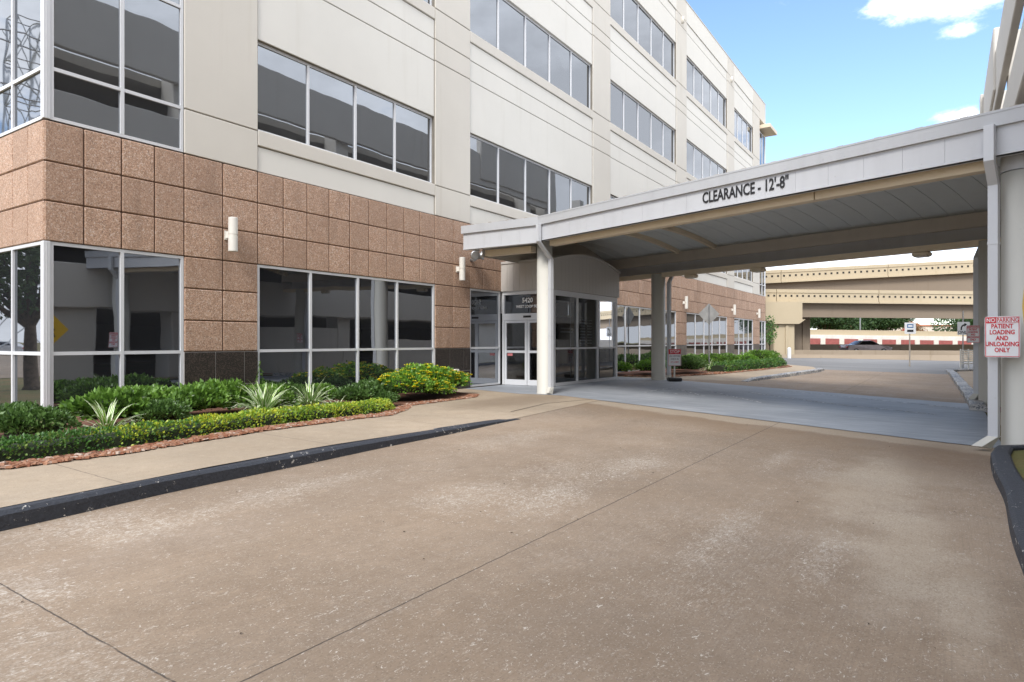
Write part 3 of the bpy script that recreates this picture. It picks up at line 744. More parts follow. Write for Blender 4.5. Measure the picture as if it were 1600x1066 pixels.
for k in range(N):
    xa = VX0 - .09 + (VX1 - VX0 + .18) * k / N; xb = VX0 - .09 + (VX1 - VX0 + .18) * (k + 1) / N
    za, zb = zarc(max(VX0, min(VX1, xa))) + .002, zarc(max(VX0, min(VX1, xb))) + .002
    b.hull8([(xa, VY - .09, za), (xb, VY - .09, zb), (xb, D - .01, zb), (xa, D - .01, za), (xa, VY - .09, za + .07), (xb, VY - .09, zb + .07), (xb, D - .01, zb + .07), (xa, D - .01, za + .07)])
b.build('roof', M['vest'], ves)
b = MB(); b.box(VX0 + .02, VX1 - .02, VY + .03, D - .01, 3.0, 3.11); b.build('ceiling', M['interior'], ves)
# side glazing facing the drive
def mbx(f, *a): f.box(*a)
xm = [VX0 + .07, 19.67, 21.22, VX1 - .07]
f = MB(); g = MB()
for x, w in zip(xm, (.07, .03, .03, .07)): f.box(x - w, x + w, VY, VY + .12, .02, 3.0)
for a, c in ((VX0 + .14, 19.64), (19.70, 21.19), (21.25, VX1 - .14)):
    for z0, z1 in ((.02, .12), (1.20, 1.26), (2.94, 3.0)): f.box(a, c, VY + .005, VY + .115, z0, z1)
    g.face([(a, VY + .06, .1), (c, VY + .06, .1), (c, VY + .06, 1.21), (a, VY + .06, 1.21)]); g.face([(a, VY + .062, 1.25), (c, VY + .062, 1.25), (c, VY + .062, 2.95), (a, VY + .062, 2.95)])
f.box(VX0, VX1, VY, VY + .12, 3.0, 3.115)
f.build('window_frame', M['alu'], ves); g.build('side_pane', M['clear'], ves)
# door face
f = MB()
f.box(VX0, VX0 + .12, VY + .125, D - .005, 3.0, 3.115); f.box(VX0, VX0 + .12, D - .08, D - .005, .02, 3.0); f.box(VX0 + .002, VX0 + .118, VY + .125, D - .082, 2.16, 2.38)
f.build('door_frame', M['alu'], ves)
g = MB(); g.face([(VX0 + .05, VY + .13, 2.38), (VX0 + .05, D - .08, 2.38), (VX0 + .05, D - .08, 3.0), (VX0 + .05, VY + .13, 3.0)][::-1]); g.build('transom_pane', M['glass'], ves, nofix=True)
b = MB(); b.cbox(VX0 - .03, VX0, 11.25, 11.55, 2.24, 2.30, .008); b.build('motion_sensor', M['dark'], ves)
def slider(y0, y1, x):
    f = MB(); fw = .075
    f.box(x, x + .045, y0, y0 + fw, .02, 2.15); f.box(x, x + .045, y1 - fw, y1, .02, 2.15)
    for z0, z1 in ((.02, .20), (1.08, 1.16), (2.07, 2.15)): f.box(x + .001, x + .044, y0 + fw, y1 - fw, z0, z1)
    o = f.build('sliding_door', M['alu'], ves)
    g = MB()
    for z0, z1 in ((.19, 1.09), (1.15, 2.08)): g.face([(x + .022, y0 + fw - .01, z0), (x + .022, y1 - fw + .01, z0), (x + .022, y1 - fw + .01, z1), (x + .022, y0 + fw - .01, z1)])
    g.build('pane', M['clear'], o); return o
slider(11.43, 12.31, VX0 + .01); slider(10.56, 11.425, VX0 + .05)
text('street_number', '5420', .22, (VX0 + .035, 11.42, 2.80), (0, -1, 0), (-1, 0, 0), M['whiteprint'], ves, .95, .001, bold=.004)
text('street_name', 'WEST LOOP SOUTH', .125, (VX0 + .035, 11.32, 2.60), (0, -1, 0), (-1, 0, 0), M['whiteprint'], ves, .95, .001, bold=.003)
# inner side: back wall, counter-like panels, floor
b = MB(); b.box(VX0 + .3, VX1 - .1, D + .0, D + .05, .02, 2.39); b.build('inner_wall', M['interior'], ves)
b = MB(); b.box(19.5, 21.6, D - .06, D - .002, .04, 2.15); b.build('inner_door', M['glass'], ves)
b = MB(); b.box(VX1 - .07, VX1 - .02, VY + .12, D - .02, .02, 3.0); b.build('end_panel', M['interior'], ves)
b = MB()
for z in (1.75, 1.86): b.cbox(18.6, 19.4, VY + .075, VY + .08, z, z + .05, .001)
b.build('notice', M['whiteprint'], ves); b = MB()
for k in range(9): b.box(19.95, 20.35, VY + .075, VY + .078, 1.38 + k * .1, 1.41 + k * .1); b.box(20.5, 20.85, VY + .075, VY + .078, 1.38 + k * .1, 1.41 + k * .1)
b.build('notice', M['whiteprint'], ves); b = MB()
b.box(21.55, 22.0, VY + .075, VY + .078, 1.60, 1.85)
b.build('notice', M['interior'], ves)
# small printed notices on the door glass
b = MB(); b.box(VX0 + .028, VX0 + .03, 12.0, 12.2, .98, 1.06); b.build('sticker', M['pinkred'], ves)

# flood light on the granite under the canopy wing
e = empty('flood_light', (16.3, D, 4.15)); tag(e, 'bare silver twin flood light on the granite under the canopy end', 'flood light')
b = MB(); b.tube([(16.3, D, 4.0), (16.3, D - .14, 4.02)], .06, 14); b.build('base', M['silver'], e, True)
for s_, nm in ((-1, 0), (1, 1)):
    b = MB(); c = Vector((16.3 + .14 * s_, D - .22, 4.13)); d = Vector((.5 * s_, -.7, .15 * s_)).normalized()
    b.tube([c - d * .13, c - d * .08, c + d * .04, c + d * .11, c + d * .12], [.05, .09, .11, .15, .11], 16); b.build('lamp_head', M['silver'], e, True)

# ------------------------------------------------------------------ drive-through canopy
def cw(u, v, z): return (15.05 - .31 * u + .951 * v, 9.16 - .951 * u - .31 * v, z)
can = empty('entrance_canopy', (18, 4, 0)); tag(can, 'long grey drive-through canopy on round cream columns spanning the driveway', 'canopy')
UM = lambda v: (10.94 - .31 * v) / .951      # where it meets the garage
UL = lambda v: -(2.55 + .31 * v) / .951     # near the office wall
VR = 8.72
f = MB(); pw = .6; g_ = .0018
u = 0.0
while u < UM(0) - .01:
    e_ = min(u + pw, UM(0)); f.box(u + g_, e_ - g_, 0, .05, 4.20, 4.62, 0, cw); u = e_
f.box(.0, UM(0), .012, .10, 4.17, 4.60, 0, cw)
f.box(-.0, UM(0), -.015, .16, 4.17, 4.198, 0, cw)
y = 9.18
while y < 11.7:
    e_ = min(y + pw, 11.74); f.box(15.05, 15.10, y + g_, e_ - g_, 4.16, 4.62); y = e_
f.box(15.062, 15.14, 9.2, 11.74, 4.14, 4.60); f.box(15.035, 15.2, 9.18, 11.74, 4.125, 4.158)
f.box(15.1, 15.8, 11.70, 11.74, 4.16, 4.62)
f.build('front_fascia', M['fascia'], can)
f = MB(); f.box(-.02, UM(0), -.055, .12, 4.59, 4.815, 0, cw); f.box(14.99, 15.14, 9.14, 11.78, 4.59, 4.815); f.box(-.02, UM(0), -.062, -.0555, 4.785, 4.82, 0, cw)
f.build('gutter', M['cap'], can)
f = MB()
u = UL(VR)
while u < UM(VR) - .01:
    e_ = min(u + pw, UM(VR)); f.box(u + g_, e_ - g_, VR - .05, VR, 4.0, 4.62, 0, cw); u = e_
f.box(UL(VR), UM(VR), VR - .12, VR - .04, 4.02, 4.62, 0, cw); f.box(UL(VR), UM(VR), VR - .12, VR + .06, 4.6, 4.82, 0, cw)
f.build('rear_fascia', M['fascia'], can)
# vaulted deck with seams (soffit and roof are one thin shell)
def vz(v): t = abs(2 * v / VR - 1); return 4.62 + .62 * (1 - t ** 2.2)
dk = MB(); rf = MB(); NV = 26
for k in range(NV):
    va, vb = .06 + (VR - .12) * k / NV, .06 + (VR - .12) * (k + 1) / NV
    P = [cw(UL(va), va, vz(va)), cw(UM(va), va, vz(va)), cw(UM(vb), vb, vz(vb)), cw(UL(vb), vb, vz(vb))]
    dk.face(P); rf.face([(p[0], p[1], p[2] + .09) for p in P])
u = -4.6
while u < 11.6:
    for k in range(NV):
        va, vb = .06 + (VR - .12) * k / NV, .06 + (VR - .12) * (k + 1) / NV
        if u < UL(va) or u > UM(vb): continue
        dk.hull8([cw(u - .012, va, vz(va) - .012), cw(u + .012, va, vz(va) - .012), cw(u + .012, vb, vz(vb) - .012), cw(u - .012, vb, vz(vb) - .012), cw(u - .012, va, vz(va) + .01), cw(u + .012, va, vz(va) + .01), cw(u + .012, vb, vz(vb) + .01), cw(u - .012, vb, vz(vb) + .01)])
    u += .61
dk.face([(15.1, 9.2, 4.61), (15.1, 11.72, 4.61), (15.9, 11.72, 4.61)])
b = MB()
for k in range(NV):
    va, vb = .06 + (VR - .12) * k / NV, .06 + (VR - .12) * (k + 1) / NV
    b.hull8([cw(UL(va) + .02, va, 4.02), cw(UL(vb) + .02, vb, 4.02), cw(UL(vb) - .01, vb, 4.02), cw(UL(va) - .01, va, 4.02), cw(UL(va) + .02, va, vz(va)), cw(UL(vb) + .02, vb, vz(vb)), cw(UL(vb) - .01, vb, vz(vb)), cw(UL(va) - .01, va, vz(va))])
b.build('end_panel', M['brown'], can)
dk.build('soffit', M['deck'], can)
u = -2.4
while u < 11.6:
    if u > 0: q_ = MB(); q_.box(u - .09, u + .02, -.04, .25, 4.821, 4.833, 0, cw); q_.build('roof_seam', M['brown'], can)
    u += .615
for yy in (9.6, 10.2, 10.8, 11.4): q_ = MB(); q_.box(15.0, 15.3, yy - .07, yy + .02, 4.821, 4.833); q_.build('roof_seam', M['brown'], can)
rf.box(-.02, UM(0), .0, .3, 4.70, 4.79, 0, cw); rf.box(15.12, 15.6, 9.6, 11.74, 4.70, 4.79)
rf.build('roof', M['cap'], can)
# steel
f = MB(); f.box(.12, 7.40, .28, .50, 4.05, 4.30, 0, cw); f.box(7.42, 10.13, .28, .50, 4.05, 4.30, 0, cw); f.build('front_beam', M['tan'], can)
f = MB(); f.box(UL(8.3), UM(8.4), 8.10, 8.34, 3.88, 4.04, 0, cw); f.build('rear_beam', M['tan'], can)
f = MB(); f.box(UL(8.0), UM(8.2), 8.02, 8.14, 4.36, 4.72, 0, cw); f.build('edge_beam', M['brown'], can)
f = MB(); f.box(15.6, 15.85, 9.75, 11.35, 3.98, 4.15); f.build('wing_beam', M['tan'], can)
for u0 in (-1.6, -.05):
    f = MB()
    for k in range(NV):
        va, vb = .3 + 7.8 * k / NV, .3 + 7.8 * (k + 1) / NV
        if u0 < UL(va): continue
        f.hull8([cw(u0 - .06, va, vz(va) - .16), cw(u0 + .06, va, vz(va) - .16), cw(u0 + .06, vb, vz(vb) - .16), cw(u0 - .06, vb, vz(vb) - .16), cw(u0 - .06, va, vz(va) - .01), cw(u0 + .06, va, vz(va) - .01), cw(u0 + .06, vb, vz(vb) - .01), cw(u0 - .06, vb, vz(vb) - .01)])
    f.build('rib', M['tan'], can)
f = MB()
for k in range(NV):
    va, vb = .3 + 7.8 * k / NV, .3 + 7.8 * (k + 1) / NV; u0 = 10.15 - .28 * (va / VR * 8)
    u0 = min(10.2, UM(vb) - .3)
    f.hull8([cw(u0 - .06, va, vz(va) - .2), cw(u0 + .06, va, vz(va) - .2), cw(u0 + .06, vb, vz(vb) - .2), cw(u0 - .06, vb, vz(vb) - .2), cw(u0 - .06, va, vz(va) - .01), cw(u0 + .06, va, vz(va) - .01), cw(u0 + .06, vb, vz(vb) - .01), cw(u0 - .06, vb, vz(vb) - .01)])
f.build('rib', M['tan'], can)
def column(x, y, z0, z1, r, sleeve=False):
    b = MB(); b.tube([(x, y, z0 - .1), (x, y, z0 + .02), (x, y, z0 + .03), (x, y, z1 - (0 if not sleeve else .62))], [r + .012, r + .012, r, r], 40)
    o = b.build('column', M['column'], can, True)
    for p in o.data.polygons: p.use_smooth = abs(p.normal.z) < .5
    if sleeve:
        b = MB(); b.tube([(x, y, z1 - .61), (x, y, z1)], r + .006, 40, cap=False); b.build('column_sleeve', M['cap'], can, True)
C1 = cw(-.34, .50, 0); C2 = cw(-2.62, 8.2, 0); C3 = cw(10.44, .56, 0); C4 = cw(7.90, 8.2, 0)
column(C1[0], C1[1], 0, 4.3, .215); column(C2[0], C2[1], 0, 4.0, .26); column(C3[0], C3[1], gz(C3[1]), 4.60, .265, True); column(C4[0], C4[1], gz(C4[1]), 4.0, .235)
def spout(pts, w, t, shoe):
    """rectangular downspout through (u,v,z) points"""
    b = MB()
    for p, q in zip(pts, pts[1:]):
        (u0, v0, z0), (u1, v1, z1) = p, q
        b.hull8([cw(u1 - w / 2, v1 - t / 2, z1), cw(u1 + w / 2, v1 - t / 2, z1), cw(u1 + w / 2, v1 + t / 2, z1), cw(u1 - w / 2, v1 + t / 2, z1), cw(u0 - w / 2, v0 - t / 2, z0), cw(u0 + w / 2, v0 - t / 2, z0), cw(u0 + w / 2, v0 + t / 2, z0), cw(u0 - w / 2, v0 + t / 2, z0)])
    for z in (1.6, 2.9):
        u0, v0, _ = pts[-2]; b.box(u0 - w / 2 - .006, u0 + w / 2 + .006, v0 - t / 2 - .006, v0 + t / 2 + .006, z, z + .035, 0, cw)
    o = b.build('downspout', M['spout'], can)
    u0, v0, z0 = pts[-1]; b = MB(); su, sv = shoe
    b.hull8([cw(u0 - w * .55 + su, v0 - t * .6 + sv, z0 - .13), cw(u0 + w * .55 + su, v0 - t * .6 + sv, z0 - .13), cw(u0 + w * .55 + su * .6, v0 + t * .6 + sv * .6, z0 - .17), cw(u0 - w * .55 + su * .6, v0 + t * .6 + sv * .6, z0 - .17),
             cw(u0 - w * .55, v0 - t * .6, z0 + .02), cw(u0 + w * .55, v0 - t * .6, z0 + .02), cw(u0 + w * .55, v0 + t * .6, z0 + .02), cw(u0 - w * .55, v0 + t * .6, z0 + .02)])
    b.build('spout_shoe', M['whiteprint'] if False else M['column'], o)
spout([(.10, -.10, 4.60), (.10, -.10, 4.13), (-.06, .48, 3.72), (-.06, .48, .18)], .11, .10, (.05, -.12))
spout([(10.21, -.11, 4.60), (10.21, -.11, 4.08), (10.17, .22, 3.78), (10.17, .22, .02)], .125, .11, (-.16, -.14))
spout([(-2.30, 8.62, 4.0), (-2.30, 8.62, 3.95), (-2.20, 8.3, 3.65), (-2.20, 8.3, .18)], .13, .10, (.05, -.12))
spout([(7.62, 8.62, 4.0), (7.62, 8.62, 3.95), (7.61, 8.25, 3.6), (7.61, 8.25, .10)], .13, .12, (-.10, -.02))
text('clearance_lettering', 'CLEARANCE - 12\'-8"', .31, cw(6.14, -.010, 4.405), (-.31, -.951, 0), (-.951, .31, 0), M['black'], can, .635, .004, bold=.006, fit=1.87)
CANOPY_TEXT = bpy.data.objects['clearance_lettering']
# fixtures hung from the rear beam
for i, (u0, lab) in enumerate(((6.35, 'tan box light under the rear beam, the one in front of the white sky'), (1.50, 'tan box light under the rear beam, at the far building corner'), (-1.15, 'tan box light under the rear beam, nearest the rear left column'))):
    e = empty('canopy_light', cw(u0, 8.22, 3.87)); tag(e, lab, 'canopy light', 'box lights under the rear canopy beam')
    b = MB(); b.cbox(u0 - .2, u0 + .2, 8.06, 8.40, 3.76, 3.875, .03, 0, cw); b.build('housing', M['tan'], e)
    b = MB(); b.cbox(u0 - .15, u0 + .15, 8.10, 8.36, 3.74, 3.759, .008, 0, cw); b.build('lens', M['lampwhite'], e)

# ------------------------------------------------------------------ signs
def vw(r, Z, z): return (.8321 * Z + .5547 * r, .5547 * Z - .8321 * r, z)
def round_panel(name, c, x, w, h, nrm, th, m, parent, r=.03):
    x = Vector(x).normalized(); n = Vector(nrm).normalized(); c = Vector(c); up = Vector((0, 0, 1)); ring = []
    for cx, cy, a0 in ((w / 2 - r, h / 2 - r, 0), (-w / 2 + r, h / 2 - r, 90), (-w / 2 + r, -h / 2 + r, 180), (w / 2 - r, -h / 2 + r, 270)):
        for k in range(5): a = R(a0 + 22.5 * k); ring.append((cx + r * math.cos(a), cy + r * math.sin(a)))
    b = MB(); i = 0; F = [c + x * p + up * q + n * th / 2 for p, q in ring]; Bk = [c + x * p + up * q - n * th / 2 for p, q in ring]
    N_ = len(ring); b.v = [tuple(v) for v in F + Bk]; b.f = [tuple(range(N_)), tuple(range(N_, 2 * N_))] + [(k, (k + 1) % N_, N_ + (k + 1) % N_, N_ + k) for k in range(N_)]; b.mi = [0] * len(b.f)
    return b.build(name, m, parent)
def border(c, x, w, h, nrm, t, off, m, parent, z0=None):
    x = Vector(x).normalized(); n = Vector(nrm).normalized(); c = Vector(c) + n * off
    T = lambda a, d, z: tuple(c + x * a + n * d + Vector((0, 0, z)))
    b = MB()
    for a0, a1, q0, q1 in ((-w / 2, w / 2, h / 2 - t, h / 2), (-w / 2, w / 2, -h / 2, -h / 2 + t), (-w / 2, -w / 2 + t, -h / 2 + t, h / 2 - t), (w / 2 - t, w / 2, -h / 2 + t, h / 2 - t)):
        b.box(a0, a1, 0, .002, q0, q1, 0, T)
    return b.build('border', m, parent)
def rect(name, c, x, nrm, a0, a1, z0, z1, off, m, parent):
    x = Vector(x).normalized(); n = Vector(nrm).normalized(); c = Vector(c) + n * off
    b = MB(); b.box(a0, a1, 0, .0015, z0, z1, 0, lambda a, d, z: tuple(c + x * a + n * d + Vector((0, 0, z)))); return b.build(name, m, parent)
def parking_sign(c, w, h, x, n, label, redtext, lines, hn=4):
    e = empty('parking_sign', c); tag(e, label, 'sign')
    round_panel('panel', c, x, w, h, n, .004, M['white'], e); border(c, x, w * .96, h * .97, n, .009, .003, redtext, e)
    rect('header', c, x, n, -w * .47, -w * .17, h * .335, h * .475, .0045, M['red'], e)
    rect('rule', c, x, n, -w * .17, w * .47, h * .335, h * .345, .0045, redtext, e)
    nn = Vector(n).normalized(); xx = Vector(x).normalized()
    text('writing', 'NO', h * .135, Vector(c) + nn * .007 - xx * (w * .32) + Vector((0, 0, h * .405)), x, n, M['white'], e, .85, .0008, bold=.001)
    text('writing', 'PARKING', h * .145, Vector(c) + nn * .006 + xx * (w * .155) + Vector((0, 0, h * .405)), x, n, redtext, e, .70 * (w / h) / .68, .0008, bold=.001)
    for k, s in enumerate(lines):
        text('writing', s, h * .150, Vector(c) + nn * .006 + Vector((0, 0, h * (.255 - .145 * k))), x, n, redtext, e, .72 * (w / h) / .68, .0008, bold=.0025 * h / .6)
    return e
L5 = ['PATIENT', 'LOADING', 'AND', 'UNLOADING', 'ONLY']
sx_, sn_ = (-.31 + 0 * 1, -.951, 0), (-.951, .31, 0)
parking_sign(cw(10.315, .06, 1.52), .43, .60, sx_, sn_, 'white patient loading sign with red letters on the nearest right column', M['red'], L5)
parking_sign(cw(7.66, 7.80, 1.64), .285, .44, sx_, sn_, 'small dull patient loading sign on the rear right canopy column', M['red'], L5)
# yellow crossing sign behind the near right column
def diamond(name, c, s, x, n, th, m, parent):
    x = Vector(x); n = Vector(n); c = Vector(c); r = s / math.sqrt(2); up = Vector((0, 0, 1)); P = [x * r, up * r, -x * r, -up * r]
    cut = []
    for i in range(4):
        a, b_ = P[i], P[(i + 1) % 4]; pr = P[i - 1]; cut += [a + (pr - a) * .06, a * .985, a + (b_ - a) * .06]
    b = MB(); k = len(cut); b.v = [tuple(c + p + n * th / 2) for p in cut] + [tuple(c + p - n * th / 2) for p in cut]
    b.f = [tuple(range(k)), tuple(range(k, 2 * k))] + [(j, (j + 1) % k, k + (j + 1) % k, k + j) for j in range(k)]; b.mi = [0] * len(b.f); return b.build(name, m, parent)
e = empty('crossing_sign', (10.03, -.84, -.1)); tag(e, 'yellow diamond pedestrian crossing sign at the right edge behind the near column', 'sign')
diamond('panel', (10.03, -.80, 1.90), .76, (1, 0, 0), (0, 1, 0), .004, M['yellow'], e)
b = MB(); b.tube([(10.03, -.84, -.1), (10.03, -.84, 2.45)], .028, 8); b.build('post', M['silver'], e)
b = MB(); pc = Vector((10.03, -.794, 1.90))
def seg(p, q, w):
    p = Vector((p[0], 0, p[1])); q = Vector((q[0], 0, q[1])); d = (q - p).normalized(); s_ = Vector((-d.z, 0, d.x)) * w / 2
    b.face([pc + p + s_, pc + p - s_, pc + q - s_, pc + q + s_])
seg((0, .10), (.02, -.06), .09); seg((.02, -.05), (.10, -.26), .05); seg((.01, -.05), (-.09, -.25), .05); seg((0, .09), (.11, -.03), .035); seg((0, .09), (-.11, .0), .035)
b.face([pc + Vector((.055 * math.cos(t * .7854), 0, .17 + .055 * math.sin(t * .7854))) for t in range(8)])
b.build('walking_figure', M['black'], e)
# red and white sign on rubber base
sp_ = (23.25, 8.33, 0); e = empty('portable_sign', sp_); tag(e, 'red and white portable stop sign on a black rubber base by the rear column', 'sign')
f_ = Vector((.832, .5547, 0)); rt = Vector((.5547, -.832, 0)); c = Vector((23.25, 8.33, 0))
b = MB(); b.cbox(-.24, .24, -.2, .2, .0, .13, .03, 0, lambda a, d, z: tuple(c + rt * a + f_ * d + Vector((0, 0, z)))); b.build('base', M['dark'], e)
b = MB(); b.cbox(-.03, .03, -.015, .015, .13, 1.1, .004, 0, lambda a, d, z: tuple(c + rt * a + f_ * d + Vector((0, 0, z)))); b.build('post', M['lampwhite'], e)
pcn = c + Vector((0, 0, .87)) - f_ * .025
round_panel('panel', pcn, rt, .47, .62, -f_, .006, M['white'], e, .04); border(pcn, rt, .46, .61, -f_, .012, .003, M['pinkred'], e)
rect('header', pcn, rt, -f_, -.215, .215, .12, .295, .005, M['red'], e)
text('writing', 'STOP', .15, pcn - f_ * .008 + Vector((0, 0, .205)), rt, -f_, M['white'], e, 1, .001, bold=.002)
for k, s in enumerate(('ALL VISITORS', 'CHECK IN', 'AT LOBBY')): text('writing', s, .075, pcn - f_ * .007 + Vector((0, 0, .05 - .11 * k)), rt, -f_, M['red'] if k == 2 else M['black'], e, .85, .001)
# diamond sign seen from behind
c = Vector((33.6, 10.2, .03)); e = empty('road_sign', c); tag(e, 'bare metal back of a diamond road sign on a thin post in the far bed', 'sign')
b = MB(); b.cbox(-.03, .03, -.02, .02, 0, 3.35, .005, 0, lambda a, d, z: tuple(c + rt * a + f_ * d + Vector((0, 0, z)))); b.build('post', M['silver'], e)
diamond('panel', c + Vector((0, 0, 2.84)) + f_ * .03, .78, rt, f_, .006, M['signback'], e)
# right turn only
c = Vector(vw(26.25, 38, -.1)); e = empty('turn_sign', c); tag(e, 'white square sign with black curved arrow and the word ONLY', 'sign')
b = MB(); b.tube([c, c + Vector((0, 0, 3.35))], .035, 8); b.build('post', M['silver'], e)
pcn = c + Vector((0, 0, 2.32)) - f_ * .05; round_panel('panel', pcn, rt, .72, .76, -f_, .006, M['white'], e, .05)
text('writing', 'ONLY', .25, pcn - f_ * .006 + Vector((0, 0, -.24)), rt, -f_, M['black'], e, 1, .001, bold=.005)
b = MB(); o_ = pcn - f_ * .006; pts = [(-.14, -.09), (-.13, .05), (-.08, .14), (.0, .19), (.06, .20)]
for p, q in zip(pts, pts[1:]):
    p, q = Vector(p), Vector(q); d = (q - p).normalized(); s_ = Vector((-d.y, d.x)) * .04; p = p - d * .01
    b.face([o_ + rt * (a.x) + Vector((0, 0, a.y)) for a in (p + s_, p - s_, q - s_, q + s_)])
b.face([o_ - f_ * .001 + rt * x_ + Vector((0, 0, z_)) for x_, z_ in ((.04, .31), (.04, .09), (.20, .25))])
b.build('arrow', M['black'], e)
# bus stop sign
c = Vector((48.9, 2.0, -.14)); e = empty('bus_stop_sign', c); tag(e, 'small white and blue bus sign on a brown post by the road barrier', 'sign')
b = MB(); b.tube([c, c + Vector((0, 0, 2.9))], .04, 8); b.build('post', M['brown'], e)
pcn = c + Vector((0, 0, 2.45)) - f_ * .06; round_panel('panel', pcn, rt, .72, .72, -f_, .006, M['white'], e, .04)
rect('band', pcn, rt, -f_, -.2, .2, .02, .26, .006, M['blue'], e); rect('bus_symbol', pcn, rt, -f_, -.2, .2, -.24, -.1, .006, M['black'], e); rect('bus_window', pcn, rt, -f_, -.14, .14, .08, .2, .008, M['white'], e)
# white slatted railing beyond the right kerb
e = empty('railing', (37, -1.4, -.15)); tag(e, 'short white slatted railing at the end of the right kerb', 'railing')
RC = Vector(vw(25.7, 37.4, -.12))
for a in (0, .45, .95, 1.45, 1.95): b = MB(); b.cbox(a - .03, a + .03, -.03, .03, 0, 1.15, .006, 0, lambda p, q, z: tuple(RC + rt * p + f_ * q + Vector((0, 0, z)))); b.build('post', M['lampwhite'], e)
for k in range(7):
    b = MB(); b.cbox(-.03, 2.0, -.045, -.032, .28 + k * .125, .35 + k * .125, .003, 0, lambda p, q, z: tuple(RC + rt * p + f_ * q + Vector((0, 0, z)))); b.build('rail', M['lampwhite'], e)

# ------------------------------------------------------------------ parking garage on the right
gar = empty('parking_garage', (20, -12, 0)); tag(gar, 'tall concrete parking garage with deep open decks behind the right end of the canopy', 'garage')
GX0, GX1, GY = -22, 46, -1.8
b = MB(); LV = [3.2, 6.35, 9.5, 12.65]
for z in LV:
    b = MB(); b.cbox(GX0, GX1, GY - .25, GY, z - .45, z + 1.15 if z < 12 else 14.4, .03); b.build('spandrel', M['slab'], gar)
for x in [GX0 + .5 + k * 9.1 for k in range(9)]:
    b = MB(); b.cbox(x, x + .9, GY - 1.2, GY - .26, -.2, 14.0, .03); b.build('column', M['slab'], gar)
for x in (GX1 - .7,): b = MB(); b.cbox(x, x + .9, GY - 1.0, GY + .25, -.2, 15.4, .03); b.build('column', M['slab'], gar)
for z in LV: b = MB(); b.box(GX0, GX1, -24, GY - 1.21, z - .45, z - .1); b.build('deck', M['slab'], gar)
b = MB(); b.box(GX0, GX1, -24.3, -24.01, -.2, 14.4); b.box(GX0, GX0 + .3, -24, GY - .3, -.2, 14.4); b.box(GX1 - .3, GX1, -24, GY - 1.05, -.2, 14.4)
b.box(-9, 2.2, GY - .4, GY - .3, -.2, 2.75); b.box(6.2, 12.0, GY - .4, GY - .3, -.2, 2.75); b.box(15.5, 24, GY - .4, GY - .3, -.2, 2.2); b.box(27, 50, GY - .4, GY - .3, -.2, 1.6)
b.build('rear_wall', M['slab'], gar)
b = MB(); b.cbox(36, 45.2, GY - .3, GY + .10, 12.6, 15.4, .05); b.build('stair_tower', M['slab'], gar); b = MB(); b.cbox(GX0, -4, GY - .3, GY + .10, -.2, 13.5, .05); b.build('stair_tower', M['slab'], gar)

